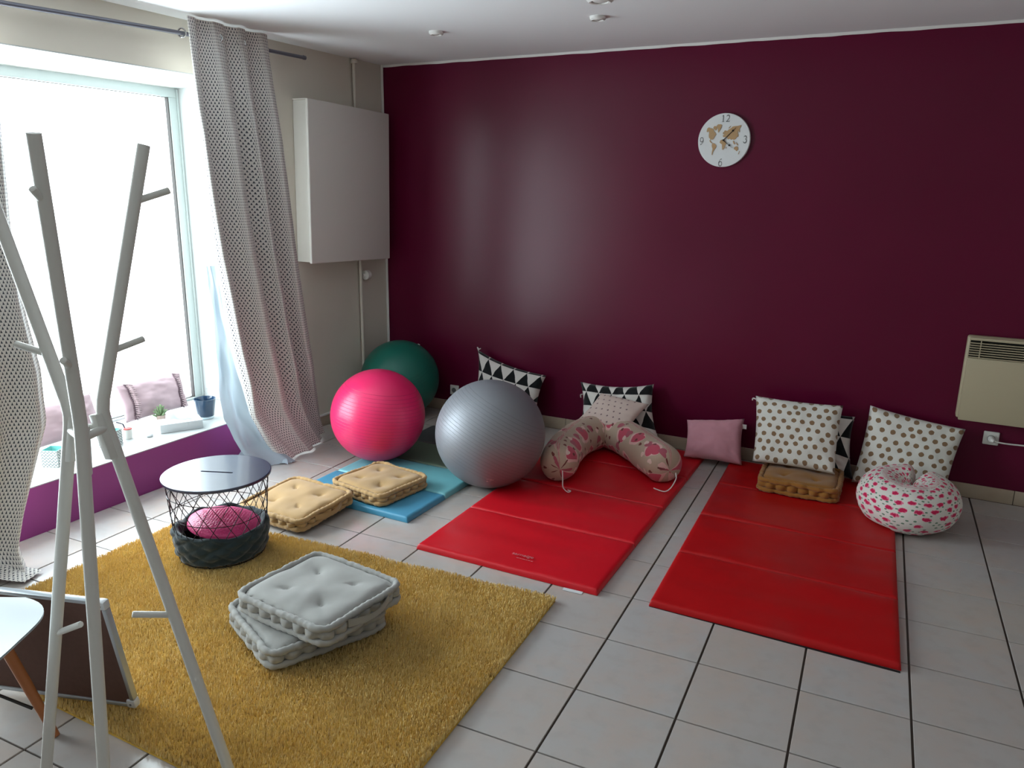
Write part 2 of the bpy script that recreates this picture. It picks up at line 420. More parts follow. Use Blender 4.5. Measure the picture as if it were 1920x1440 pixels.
struct(build('ceiling', G().box(-0.75, RX + 0.1, RY - 0.1, 0.12, H, H + 0.12), 'white_ceiling', smooth=False))
wb = struct(build('wall_back', G().box(0.0, RX + 0.1, 0, 0.12, -0.1, H), 'purple_paint', smooth=False))
struct(build('trim_1', G().grid(lambda u, v: (u * RX, -0.002 - 0.004 * v, H - 0.014 - 0.004 * noise.noise((u * 40, 0, 0)) if v < .5 else H), 120, 1).grid(
    lambda u, v: (u * RX, -0.002 if v > .5 else 0.0, H - 0.014 - 0.004 * noise.noise((u * 40, 0, 0))), 120, 1), 'white_trim'))
struct(build('wall_right', G().box(RX, RX + 0.1, RY - 0.1, 0, -0.1, H), 'white_wall', smooth=False))
struct(build('wall_front', G().box(-0.0, RX, RY - 0.1, RY, -0.1, H), 'white_wall', smooth=False))
WX = -0.75
struct(build('wall_left', G().box(WX, 0, WY1, 0.12, -0.1, H), 'cream_wall', smooth=False))
wl2 = build('wall_left', G().box(WX, 0, RY - 0.1, WY0, -0.1, H), 'cream_wall', smooth=False); struct(wl2)
struct(build('wall_left', G().box(WX, 0, WY0, WY1, WZ1, H), 'cream_wall', smooth=False))
struct(build('wall_left', G().box(WX, 0, WY0, WY1, -0.1, WZ0 - 0.006), 'violet_flare_paint', smooth=False))
# reveals of the deep window bay
struct(build('trim_2', G().box(-0.60, -0.001, WY1 - 0.006, WY1 + 0.0, WZ0, WZ1), 'old_reveal', smooth=False))
struct(build('trim_3', G().box(-0.60, -0.001, WY0, WY1 - 0.006, WZ1 - 0.006, WZ1), 'old_reveal', smooth=False))
struct(build('trim_4', G().box(-0.66, 0.001, WY0 + 0.002, WY1 - 0.008, WZ0 - 0.006, WZ0), 'white_sill', smooth=True, bevel=0.0012))
# baseboards
bb = struct(build('baseboard_back', G().box(0.008, RX, -0.004, 0, 0.0, 0.079), 'grout', smooth=False))
k = 0; x0 = 1.505 - 0.3306 * 4
skm = None
while x0 < RX:
    a, c = max(0.012, x0 + 0.0015), min(RX, x0 + 0.3306 - 0.0015)
    if c > a + 0.02:
        if c - a > 0.32 and skm is not None:
            o = bpy.data.objects.new('skirting_tile', skm); COL.objects.link(o); o.parent = bb; o.location = (a, 0, 0)
        else:
            o = build('skirting_tile', G().box(0, c - a, -0.011, -0.002, 0.001, 0.080), 'skirting_tile', parent=bb, smooth=True, bevel=0.0015); o.location = (a, 0, 0)
            if c - a > 0.32: skm = o.data
    x0 += 0.3306
bl = struct(build('baseboard_left', G().box(0, 0.004, WY1, -0.012, 0.0, 0.079), 'grout', smooth=False))
for q in range(4):
    a = -0.014 - 0.3306 * q; c = max(WY1, a - 0.3276)
    build('skirting_tile', G().box(0.002, 0.011, c, a, 0.001, 0.072), 'skirting_tile', parent=bl, bevel=0.0015)
build('cap_strip', G().box(0.0, 0.016, WY1, -0.013, 0.073, 0.086), 'white_trim', parent=bl, bevel=0.002)
# white trunking strip down the corner
struct(build('trim_5', G().tube([(0.010, -0.010, zz / 20 * (H - 0.08) + 0.081) for zz in range(21)], [0.010 + 0.002 * noise.noise((zz * .9, 0, 0)) for zz in range(21)], 8), 'white_trim'))

# window: frame, gasket, pane
w1 = bpy.data.objects.new('window_1', None); COL.objects.link(w1); w1.location = (-0.6, WY1, WZ0); w1['_o'] = (-0.6, WY1, WZ0); struct(w1)
FX0, FX1 = -0.655, -0.60
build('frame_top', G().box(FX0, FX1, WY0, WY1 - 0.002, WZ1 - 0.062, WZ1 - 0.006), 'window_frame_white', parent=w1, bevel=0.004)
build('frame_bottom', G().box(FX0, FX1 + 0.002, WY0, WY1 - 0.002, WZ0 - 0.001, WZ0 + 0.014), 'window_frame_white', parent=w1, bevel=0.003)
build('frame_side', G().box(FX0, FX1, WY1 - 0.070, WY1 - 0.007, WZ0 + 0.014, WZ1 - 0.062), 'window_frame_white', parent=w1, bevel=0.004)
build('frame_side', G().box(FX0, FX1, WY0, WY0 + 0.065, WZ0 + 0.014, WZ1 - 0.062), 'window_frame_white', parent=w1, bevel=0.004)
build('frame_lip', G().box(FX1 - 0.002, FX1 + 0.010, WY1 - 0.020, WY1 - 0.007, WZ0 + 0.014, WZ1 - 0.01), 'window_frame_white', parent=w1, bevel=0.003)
build('gasket', G().box(-0.632, -0.606, WY1 - 0.0755, WY1 - 0.0705, WZ0 + 0.014, WZ1 - 0.062), 'black_gasket', parent=w1, smooth=False)
build('gasket', G().box(-0.632, -0.608, WY0 + 0.066, WY1 - 0.076, WZ1 - 0.0645, WZ1 - 0.0622), 'black_gasket', parent=w1, smooth=False)
build('gasket', G().box(-0.632, -0.610, WY0 + 0.066, WY1 - 0.076, WZ0 + 0.0142, WZ0 + 0.0175), 'black_gasket', parent=w1, smooth=False)
build('pane', G().box(-0.630, -0.624, WY0 + 0.060, WY1 - 0.070, WZ0 + 0.012, WZ1 - 0.060), 'window_glass', parent=w1, smooth=False)

# ------------------------------------------------------------------ wall fittings
# white boxed cover on the left wall
g = thing('wall_cabinet', 'white boxed panel cover mounted high on the left wall near the corner', 'cabinet', (0.0, -0.52, 1.62))
def tilt(gm, c, a):
    gm.v = [(v[0], c[1] + (v[1] - c[1]) * cos(a) - (v[2] - c[2]) * sin(a), c[2] + (v[1] - c[1]) * sin(a) + (v[2] - c[2]) * cos(a)) for v in gm.v]; return gm
TC = (0, -0.52, 1.625)
build('body', tilt(G().box(0.002, 0.106, -0.926, -0.118, 1.136, 2.118), TC, rad(-1.7)), 'cabinet_white', parent=g, bevel=0.004)
build('front_panel', tilt(G().box(0.107, 0.128, -0.934, -0.110, 1.128, 2.126), TC, rad(-1.7)), 'cabinet_white', parent=g, bevel=0.007, seg=3)
build('top_cap', tilt(G().box(0.004, 0.112, -0.932, -0.112, 2.1185, 2.127), TC, rad(-1.7)), 'cabinet_white', parent=g, bevel=0.003)
# vertical pipe with valve
g = thing('heating_pipe', 'thin painted vertical pipe with a round valve beside the corner', 'pipe', (0.022, -0.335, 0.09))
build('pipe', G().tube([(0.022, -0.335, 0.088), (0.022, -0.335, 1.4), (0.022, -0.335, H - 0.03)], 0.011, 12), 'cream_wall', parent=g)
build('pipe_collar', G().lathe([(0.026, 0), (0.026, 0.012), (0.017, 0.028)], 16, 0.027, -0.335, H - 0.034), 'cream_wall', parent=g)
vl = build('valve', G().tube([(0.026, -0.318, 1.005), (0.030, -0.30, 1.005), (0.03, -0.296, 1.005), (0.03, -0.262, 1.005), (0.03, -0.258, 1.005), (0.03, -0.25, 1.005)], [0.012, 0.012, 0.034, 0.034, 0.02, 0.012], 14), 'plastic_white', parent=g)
build('valve_screw', G().tube([(0.03, -0.2499, 1.005), (0.03, -0.238, 1.005)], 0.012, 10), 'plastic_white', parent=vl)
# downlights
for (x, y, lab) in ((1.04, -0.886, 'round recessed ceiling downlight nearest the window wall'), (1.986, -0.887, 'round recessed ceiling downlight in the middle of the far row'), (2.137, -1.241, 'white round ceiling plate at the top edge of the picture')):
    big = y < -1
    g = thing('ceiling_downlight' if not big else 'ceiling_plate', lab, 'downlight' if not big else 'ceiling plate', (x, y, H - 0.03))
    R0 = 0.04 if not big else 0.06
    build('rim', G().lathe([(R0 * 0.62, 0.0299), (R0 * 0.66, 0.012), (R0 * 0.8, 0.010), (R0, 0.018), (R0, 0.0299)], 28, x, y, H - 0.03, caps=False), 'white_trim', parent=g)
    build('lamp' if not big else 'cover', G().lathe([(R0 * 0.6, 0.0295), (R0 * 0.56, 0.016), (R0 * 0.3, 0.012)], 24, x, y, H - 0.03), 'lamp_off' if not big else 'white_trim', parent=g)

# convector heater
g = thing('convector_heater', 'cream wall-mounted electric convector heater with slotted top grille', 'heater', (4.22, -0.06, 0.45))
hx0, hx1, hz0, hz1 = 3.815, 4.62, 0.455, 0.907
build('back_shell', G().box(hx0, hx1, -0.066, -0.002, hz0 + 0.004, hz1), 'heater_cream', parent=g, bevel=0.012, seg=3)
build('front_panel', G().box(hx0 + 0.012, hx1 - 0.012, -0.090, -0.067, hz0, hz1 - 0.112), 'heater_cream', parent=g, bevel=0.004)
build('top_rail', G().box(hx0 + 0.012, hx1 - 0.012, -0.090, -0.067, hz1 - 0.018, hz1 - 0.003), 'heater_cream', parent=g, bevel=0.004)
gb = build('grille_back', G().box(hx0 + 0.014, hx1 - 0.014, -0.072, -0.0665, hz1 - 0.1115, hz1 - 0.0185), 'dark_void', parent=g, smooth=False)
for q in range(7):
    zz = hz1 - 0.030 - q * 0.0126
    build('slat', G().box(hx0 + 0.014, hx1 - 0.014, -0.089, -0.0725, zz - 0.0042, zz), 'heater_cream', parent=gb, smooth=False)
for q in range(4): build('grille_bar', G().box(hx0 + 0.06 + q * 0.22, hx0 + 0.064 + q * 0.22, -0.0895, -0.0725, hz1 - 0.1115, hz1 - 0.0185), 'heater_cream', parent=gb, smooth=False)
# power sockets
def socket(x, z, lab, plug):
    g = thing('wall_socket', lab, 'socket', (x, -0.005, z))
    pt = build('plate', G().box(x - 0.037, x + 0.037, -0.012, -0.0005, z - 0.037, z + 0.037), 'plastic_white', parent=g, bevel=0.005, seg=3)
    gg = G().tube([(x, -0.0115, z), (x, -0.016, z)], 0.023, 20); build('outlet_ring', gg, 'plastic_white', parent=pt)
    build('outlet_well', G().tube([(x, -0.0162, z), (x, -0.0168, z)], 0.019, 20), 'clock_grey', parent=pt)
    return g
socket(4.0, 0.355, 'white wall socket under the heater with a plug in it', True)
socket(0.600, 0.165, 'white wall socket low on the purple wall behind the silver ball', False)
g = thing('power_cable', 'white plug and flex running right from the socket under the heater', 'cable', (4.0, -0.03, 0.355))
build('plug', G().tube([(4.0, -0.017, 0.355), (4.0, -0.03, 0.355), (4.005, -0.05, 0.353), (4.012, -0.054, 0.352)], [0.017, 0.017, 0.013, 0.008], 14), 'plastic_white', parent=g)
build('flex', G().tube(cr([(4.012, -0.05, 0.352), (4.05, -0.045, 0.346), (4.12, -0.03, 0.343), (4.25, -0.025, 0.352), (4.42, -0.03, 0.40), (4.5, -0.03, 0.4525)], 6), 0.0042, 8), 'plastic_white', parent=g)

# clock
CX, CZ, RR = 2.446, 1.911, 0.149
g = thing('wall_clock', 'round white wall clock with wooden world map and grey numerals', 'clock', (CX, -0.01, CZ))
dial = build('dial', G().tube([(CX, -0.003, CZ), (CX, -0.022, CZ), (CX, -0.024, CZ)], [RR, RR, RR - 0.002], 64), 'clock_white', parent=g)
YF = -0.0245
def flat(polys, y0=YF, th=0.003):
    gg = G()
    for p in polys:
        k = len(p); pts = [(CX + a * RR, y0, CZ + c * RR) for a, c in p] + [(CX + a * RR, y0 - th, CZ + c * RR) for a, c in p]
        gg.add(pts, [tuple(range(k)), tuple(range(2 * k - 1, k - 1, -1))] + [(i, (i + 1) % k, k + (i + 1) % k, k + i) for i in range(k)])
    return gg
def cp(pts): return [((x - 795) / 505, (750 - y) / 525) for x, y in pts]   # dial units, measured from the photograph's dial
lands = [
 [(450, 570), (460, 520), (485, 497), (520, 515), (560, 518), (590, 545), (600, 585), (625, 600), (640, 640), (615, 680), (600, 715), (580, 738), (555, 730), (540, 745), (528, 715), (505, 700), (497, 650), (500, 600), (485, 570), (462, 590)],
 [(640, 470), (665, 440), (720, 440), (742, 455), (730, 510), (705, 560), (685, 600), (672, 580), (668, 530), (645, 500)],
 [(575, 500), (600, 470), (635, 480), (650, 520), (632, 560), (612, 545), (590, 530)],
 [(530, 740), (545, 770), (575, 800), (568, 808), (535, 785), (518, 755)],
 [(572, 830), (590, 805), (625, 815), (662, 855), (655, 895), (630, 930), (612, 960), (598, 1000), (596, 1038), (580, 1025), (585, 970), (592, 920), (575, 870)],
 [(722, 795), (735, 750), (770, 735), (810, 745), (835, 775), (850, 820), (835, 850), (825, 890), (800, 938), (780, 930), (775, 880), (770, 830), (740, 812)],
 [(770, 665), (800, 640), (790, 600), (800, 565), (825, 560), (850, 575), (880, 545), (920, 520), (950, 490), (1000, 480), (1050, 478), (1110, 462), (1112, 490), (1085, 530), (1095, 580), (1085, 605), (1070, 560), (1055, 590), (1065, 640), (1050, 690), (1020, 735), (990, 745), (965, 735), (940, 745), (915, 722), (880, 735), (855, 700), (820, 690), (790, 690)],
 [(770, 600), (785, 590), (790, 625), (775, 640)], [(870, 520), (905, 480), (918, 475), (890, 515)],
 [(1005, 900), (1030, 880), (1060, 870), (1085, 895), (1088, 935), (1060, 965), (1035, 940), (1010, 930)],
 [(1095, 1020), (1115, 960), (1122, 965), (1103, 1028)], [(845, 910), (850, 880), (860, 885), (852, 915)],
 [(975, 770), (990, 760), (1010, 800), (1030, 815), (1015, 835), (990, 815)], [(1040, 790), (1065, 820), (1085, 850), (1070, 855), (1050, 830)], [(1060, 650), (1075, 645), (1070, 690), (1058, 690)]]
for q, l in enumerate(lands): build('map_land', flat([cp(l)]), 'clock_wood', parent=dial, smooth=False)
def stroke(pts, ws):
    P = [Vector(p) for p in pts]; L, R_ = [], []
    for i, p in enumerate(P):
        t = (P[min(i + 1, len(P) - 1)] - P[max(i - 1, 0)]).normalized(); n = Vector((-t.y, t.x))
        L.append(p + n * ws[i] / 2); R_.append(p - n * ws[i] / 2)
    return [[tuple(L[i]), tuple(L[i + 1]), tuple(R_[i + 1]), tuple(R_[i])] for i in range(len(P) - 1)]
def arc(cx, cy, rx, ry, a0, a1, n, w0, w1):
    pts = [(cx + rx * cos(rad(a0 + (a1 - a0) * i / n)), cy + ry * sin(rad(a0 + (a1 - a0) * i / n))) for i in range(n + 1)]
    ws = [w0 + (w1 - w0) * sin(pi * i / n) for i in range(n + 1)]; return pts, ws
def digit(ch):
    if ch == '1': return stroke([(0.25, 0.82), (0.5, 0.98)], [.06, .1]) + stroke([(0.5, 1), (0.5, 0.03)], [.17, .17]) + stroke([(0.22, 0.02), (0.78, 0.02)], [.05, .05])
    if ch == '2':
        a, w = arc(.48, .70, .32, .28, 165, -40, 12, .07, .17)
        return stroke(a, w) + stroke([a[-1], (.42, .26), (.12, .04)], [.16, .1, .06]) + stroke([(.12, .05), (.82, .05)], [.1, .12]) + stroke([(.82, .02), (.87, .24)], [.06, .04])
    if ch == '3':
        a, w = arc(.42, .75, .28, .23, 160, -80, 10, .06, .16); c, w2 = arc(.40, .28, .36, .27, 85, -165, 12, .06, .18); return stroke(a, w) + stroke(c, w2)
    if ch in '69':
        a, w = arc(.5, .32, .32, .31, 0, 360, 18, .10, .12); c, w2 = arc(.78, .40, .61, .58, 180, 95, 8, .15, .05)
        d = stroke(a, w) + stroke(c, w2)
        if ch == '9': d = [[(1 - x, 1 - y) for x, y in q] for q in d]
        return d
for txt, x, z, hh in (('12', 0.02, 0.80, 0.25), ('3', 0.83, 0.02, 0.26), ('6', -0.06, -0.83, 0.27), ('9', -0.85, -0.02, 0.27)):
    ww = hh * 0.72; polys = []
    for q, ch in enumerate(txt):
        ox = x - ww * len(txt) / 2 + ww * q
        polys += [[(ox + a * ww * 0.95, z - hh / 2 + c * hh) for a, c in p] for p in digit(ch)]
    build('numeral', flat(polys, th=0.0012), 'clock_grey', parent=dial, smooth=False)
def hand(a, c, w, dot, name):
    a, c = Vector(a), Vector(c); n = (c - a).normalized().orthogonal() * w
    b2 = a + (c - a) * dot; ds = [b2 + Vector((cos(t), sin(t))) * 0.036 for t in [i * pi / 5 for i in range(10)]]
    build(name, flat([[tuple(a + n), tuple(c + n * .3), tuple(c - n * .3), tuple(a - n)], [tuple(p) for p in ds]], y0=YF - 0.006, th=0.0015), 'clock_black', parent=g, smooth=False)
hand(cp([(790, 755)])[0], cp([(1020, 510)])[0], 0.016, 0.76, 'minute_hand'); hand(cp([(790, 755)])[0], cp([(985, 905)])[0], 0.014, 0.64, 'hour_hand')
build('hand_boss', G().tube([(CX, YF - 0.0005, CZ), (CX, YF - 0.009, CZ)], 0.005, 12), 'clock_black', parent=g)

# ------------------------------------------------------------------ curtains
RODX = 0.10
rod_pts = [(RODX, -0.903, 2.369), (RODX, -1.244, 2.366), (RODX, -1.763, 2.360), (RODX, -2.2, 2.346), (RODX, -2.675, 2.328), (RODX, -3.2, 2.312), (RODX, -3.75, 2.30)]
g = thing('curtain_rod', 'long grey metal curtain rod above the shop window', 'curtain rod', (RODX, -2.3, 2.34))
build('pole', G().tube(cr(rod_pts, 4), 0.0105, 12), 'grey_metal', parent=g)
for y, z in ((-0.897, 2.369), (-3.757, 2.30)): build('end_cap', G().tube([(RODX, y - 0.008, z), (RODX, y + 0.008, z)], 0.0125, 12), 'grey_metal', parent=g)
for y, z in ((-1.5, 2.363), (-3.6, 2.304)): build('bracket', G().tube([(0.001, y, z - 0.02), (0.05, y, z - 0.026), (0.092, y, z - 0.022), (RODX, y, z - 0.0128)], 0.006, 8).tube([(0.0, y, z - 0.02), (0.006, y, z - 0.02)], 0.02, 14), 'grey_metal', parent=g)
# right curtain
Ledge = [(0.0, (0.26, -1.47)), (0.12, (0.20, -1.53)), (0.306, (0.145, -1.60)), (0.70, (0.12, -1.656)), (1.245, (0.12, -1.733)), (2.0, (0.12, -1.79)), (2.43, (0.12, -1.795))]
Redge = [(0.0, (0.06, -0.875)), (0.12, (0.08, -0.93)), (0.445, (0.12, -1.035)), (0.97, (0.12, -1.097)), (1.766, (0.12, -1.19)), (2.43, (0.12, -1.25))]
Mbow = [(0.0, 0.10), (0.3, 0.05), (0.8, 0.02), (2.43, 0.0)]
def edge(tab, z):
    for (a, va), (b_, vb) in zip(tab, tab[1:]):
        if z <= b_:
            t = max(0, (z - a) / (b_ - a)); return va[0] + (vb[0] - va[0]) * t, va[1] + (vb[1] - va[1]) * t
    return tab[-1][1]
def rcurt(u, v):
    z = 2.425 * (1 - v) + 0.012
    lx, ly = edge(Ledge, z); rx, ry = edge(Redge, z)
    x = lx + (rx - lx) * u + 4 * u * (1 - u) * lerp(Mbow, z); y = ly + (ry - ly) * u
    amp = 0.060 * min(1, 0.30 + v * 3) * (1 if v < 0.8 else max(0.25, (1 - v) * 5))
    ph = 2 * pi * (3.4 * u + 0.10 * sin(3 * v + 1) + 0.16 * noise.noise((u * 3, v * 1.5, 0)))
    sn = sin(ph); x += 0.022 + amp * (abs(sn) ** 0.75 * (1 if sn > 0 else -1)) + 0.012 * noise.noise((u * 6, v * 3, 1.3)) * (0.3 + v)
    y += 0.012 * cos(ph * 2) + 0.01 * noise.noise((u * 5, v * 4, 7.3))
    z = max(z, 0.006)
    return (max(x, 0.03), y, z)
g = thing('curtain', 'patterned grey-white curtain with pale lining drawn to the right of the window', 'curtain', (0.15, -1.3, 0.0), 'window curtains')
rc = build('cloth', G().grid(rcurt, 90, 110, lambda u, v: (u * 1.25, (1 - v) * 2.43)), 'curtain_cloth', parent=g, angle=180)
def rlin(u, v):
    z = 1.18 * (1 - v) + 0.006
    lx, ly = edge(Ledge, z)
    wdt = lerp([(0, 0.0), (0.3, 0.03), (0.55, 0.075), (0.8, 0.12), (0.93, 0.16), (1.0, 0.20)], v)
    x = lx - 0.035 + lerp([(0, -0.02), (0.85, -0.01), (0.95, 0.02), (1.0, 0.05)], v) * (1 - u)
    y = ly + 0.05 - (wdt + 0.05) * (1 - u)
    k = max(0, (v - 0.9) / 0.1)
    x += k * 0.13 * u + 0.012 * sin(9 * u + 7 * v) * (0.3 + v); y += k * 0.04 * sin(3 * u)
    x += 0.012 * noise.noise((u * 4, v * 7, 2.2)); y += 0.012 * noise.noise((u * 4, v * 6, 9.2))
    return (max(x, 0.022), y, max(z, 0.006 + 0.015 * k * abs(noise.noise((u * 8, v * 20, 0)))))
build('lining', G().grid(rlin, 24, 80), 'satin_lining', parent=g, angle=180)
def rpool(u, v):   # lining hem spread over the tiles
    a = Vector((0.04, -1.60)).lerp(Vector((0.10, -1.50)), v); c = Vector((0.36, -1.50)).lerp(Vector((0.27, -1.43)), v)
    p = a.lerp(c, u); return (p.x, p.y - 0.02 * sin(6 * u), 0.008 + 0.05 * (1 - u) * v + 0.012 * abs(noise.noise((u * 6, v * 5, 3))) + 0.05 * sin(pi * v) * (1 - u * 0.6))
build('lining_hem', G().grid(rpool, 30, 14), 'satin_lining', parent=g, angle=180)
for y, xo in ((-1.783, 0.0), (-1.60, 0.052), (-1.44, 0.050)):
    z = 2.362; c0 = Vector((RODX + xo, y, z)); nn = Vector((0.35, -1, 0)).normalized() if xo == 0 else Vector((1, -0.5, 0)).normalized(); sd = Vector((0, 0, 1)).cross(nn)
    build('grommet', G().tube([c0 + sd * 0.021 * cos(t) + Vector((0, 0, 0.021 * sin(t))) for t in [i * 2 * pi / 20 for i in range(20)]], 0.0045, 8, closed=True), 'chrome', parent=rc)
# left curtain
Le2 = [(0.0, -3.02), (0.055, -2.996), (0.21, -2.939), (0.428, -2.838), (0.581, -2.765), (0.825, -2.747), (1.136, -2.774), (1.43, -2.777), (1.815, -2.759), (2.36, -2.72)]
def lcurt(u, v):
    z = 2.38 * (1 - v) + 0.012
    yr_ = lerp(Le2, z); yl = -3.36 - 0.05 * v
    y = yl + (yr_ - yl) * u
    ph = 2 * pi * (3.5 * u + 0.15 * sin(2.5 * v))
    x = 0.15 + 0.040 * sin(ph) * min(1, 0.3 + v * 4) + 0.015 * noise.noise((u * 5, v * 4, 4.4)) + 0.14 * v * v * u * (1 - 0.3 * v)
    if v > 0.97: x += (v - 0.97) * 3 * u
    return (max(x, 0.03), y + 0.008 * cos(ph), z)
g = thing('curtain', 'patterned teal-grey curtain hanging at the left edge behind the coat rack', 'curtain', (0.15, -3.1, 0.0), 'window curtains')
build('cloth', G().grid(lcurt, 70, 90, lambda u, v: (u * 1.25, (1 - v) * 2.38)), 'curtain_cloth', parent=g, angle=180)
def lpool(u, v):
    p = Vector((0.14, -3.10)).lerp(Vector((0.38, -2.99)), u).lerp(Vector((0.20, -3.24)).lerp(Vector((0.42, -3.09)), u), v)
    return (p.x, p.y, 0.010 + 0.05 * (1 - u) + 0.012 * abs(noise.noise((u * 5, v * 4, 8))))
build('hem', G().grid(lpool, 24, 14, lambda u, v: (u * .3, v * .14)), 'curtain_cloth', parent=g, angle=180)
for y in (-2.78, -2.95, -3.12, -3.28):
    z = lerp([(-3.75, 2.30), (-2.675, 2.328), (-2.2, 2.346)], y)
    ring = [(RODX + 0.021 * cos(t), y + 0.006 * sin(t), z + 0.021 * sin(t)) for t in [i * 2 * pi / 20 for i in range(20)]]
    build('grommet', G().tube(ring, 0.0045, 8, closed=True), 'chrome', parent=g)

# ------------------------------------------------------------------ floor mats
def panel(P, zt, name, mat, parent, seed, nx=30, ny=16, wr=0.004, th=0.0):
    """P: four floor corners (near-left, near-right, far-right, far-left); a soft vinyl pad of height zt"""
    A, B, Cc, D = [Vector(p) for p in P]
    def top(u, v):
        p = A.lerp(B, u).lerp(D.lerp(Cc, u), v)
        e = min(u, 1 - u) * (B - A).length; f = min(v, 1 - v) * (D - A).length
        dd = min(e, f); k = min(1, dd / 0.010); z = 0.004 + (zt - 0.004) * math.sqrt(max(0, 1 - (1 - k) ** 2))
        w = wr * (noise.noise((u * 3 + seed, v * 4, seed)) + 0.6 * noise.noise((u * 14 - v * 5, v * 6, seed + 3)) * max(0, 1 - f / 0.14)) * min(1, dd / 0.03)
        return (p.x, p.y, z + w)
    us = [0, .004, .012] + [0.03 + 0.94 * i / nx for i in range(nx + 1)] + [.988, .996, 1]
    vs2 = [0, .008, .022] + [0.05 + 0.9 * i / ny for i in range(ny + 1)] + [.978, .992, 1]
    gg = G(); n = len(us); vv = [top(u, v) for v in vs2 for u in us]; ff = []
    for j in range(len(vs2) - 1):
        for i in range(n - 1): ff.append((j * n + i, j * n + i + 1, (j + 1) * n + i + 1, (j + 1) * n + i))
    gg.add(vv, ff, [(v[0], v[1]) for v in vv])
    low = [(p[0], p[1], 0.0015) for p in P]; o = len(gg.v)
    ring = [i for i in range(n)] + [j * n + n - 1 for j in range(1, len(vs2))] + [(len(vs2) - 1) * n + i for i in range(n - 2, -1, -1)] + [j * n for j in range(len(vs2) - 2, 0, -1)]
    lo = [(gg.v[i][0], gg.v[i][1], 0.0015) for i in ring]; gg.add(lo, [tuple(range(len(ring)))])
    m = len(ring); gg.f += [(ring[i], ring[(i + 1) % m], o + (i + 1) % m, o + i) for i in range(m)]
    return build(name, gg, mat, parent=parent, angle=60)
def gapq(a, b_, c, d, g0=0.004):
    return a, b_, c, d
def redmat(lab, L, Rr, ys, mat, seed, hgt):
    g = thing('folding_mat', lab, 'mat', ((L(-1) + Rr(-1)) / 2, -1.1, 0.0), 'red folding exercise mats')
    for k in range(len(ys) - 1):
        a, c = ys[k] + (0.0012 if k else 0), ys[k + 1] - 0.0012
        panel([(L(a), a, 0), (Rr(a), a + 0.012, 0), (Rr(c), c + 0.012, 0), (L(c), c, 0)], hgt, 'mat_panel', mat, g, seed + k * 3.7, wr=0.0065)
    for k in range(1, len(ys) - 1):
        y = ys[k]; build('hinge', G().tube([(L(y) + 0.004, y, 0.006), ((L(y) + Rr(y)) / 2, y + 0.006, 0.007), (Rr(y) - 0.004, y + 0.012, 0.006)], 0.0045, 8), mat, parent=g)
    return g
L1 = lambda y: 1.648 - 0.022 * (y + 2.03); R1 = lambda y: 2.538 - 0.018 * (y + 2.0)
g1 = redmat('red vinyl folding mat with faint lettering under the crescent heart cushion', L1, R1, [-2.025, -1.53, -1.05, -0.57, -0.10], 'red_vinyl', 1.0, 0.027)
L2 = lambda y: 2.75 - 0.047 * (y + 1.99); R2 = lambda y: 3.664 - 0.052 * (y + 1.95)
g2 = redmat('worn red vinyl folding mat on the right under the brown-dot pillow', L2, R2, [-1.985, -1.487, -1.02, -0.545, -0.10], 'red_vinyl_worn', 5.0, 0.027)
build('black_underside', G().box(L2(-1.98) + 0.002, R2(-1.98) - 0.002, -1.987, -1.975, 0.0002, 0.0012), 'mat_base_black', parent=g2, smooth=False)
build('white_tag', G().add([(2.39, -2.018, 0.003), (2.475, -2.014, 0.003), (2.477, -2.034, 0.0018), (2.392, -2.038, 0.0018)], [(0, 1, 2, 3)]).add([(2.39, -2.018, 0.001), (2.475, -2.014, 0.001), (2.477, -2.034, 0.001), (2.392, -2.038, 0.001)], [(3, 2, 1, 0)]), 'paper_white', parent=g1, smooth=False)
def text(body, size, loc, rz, mat, parent, name):
    cu = bpy.data.curves.new(name, 'FONT'); cu.body = body; cu.size = size; cu.extrude = 0.0003; cu.align_x = 'CENTER'
    o = bpy.data.objects.new('tmp', cu); COL.objects.link(o); bpy.context.view_layer.update()
    me = bpy.data.meshes.new_from_object(o.evaluated_get(bpy.context.evaluated_depsgraph_get())); bpy.data.objects.remove(o)
    me.materials.clear(); me.materials.append(MATS[mat]); t = bpy.data.objects.new(name, me); COL.objects.link(t)
    t.parent = parent; t.location = Vector(loc) - Vector(parent['_o']); t.rotation_euler = (0, 0, rz); return t
text('sarneige', 0.032, (2.135, -1.905, 0.0325), rad(1.2), 'print_grey', g1, 'lettering')
dash = G(); dx_ = 2.118
for q, w in enumerate((0.012, 0.008, 0.014, 0.006, 0.011, 0.009)):
    dash.box(dx_, dx_ + w, -1.9285, -1.9245, 0.0322, 0.0328); dx_ += w + 0.004
build('small_print', dash, 'print_grey', parent=g1, smooth=False)
g = thing('folding_mat', 'folding mat of blue, aqua, sage and grey pads beneath the pink ball', 'mat', (1.07, -1.1, 0.0))
yb = [-1.81, -1.46, -1.115, -0.785, -0.45]
for k, mt in enumerate(('vinyl_blue', 'vinyl_aqua', 'vinyl_sage', 'vinyl_grey')):
    a, c = yb[k] + 0.002, yb[k + 1] - 0.002
    panel([(0.702, a, 0), (1.447, a - 0.004, 0), (1.447, c - 0.004, 0), (0.698, c, 0)], 0.030, 'mat_panel', mt, g, 20 + k, wr=0.001)
for k in (1, 2, 3): build('hinge', G().tube([(0.706, yb[k], 0.012), (1.443, yb[k] - 0.004, 0.012)], 0.005, 8), 'paper_white' if k == 1 else 'vinyl_grey', parent=g)

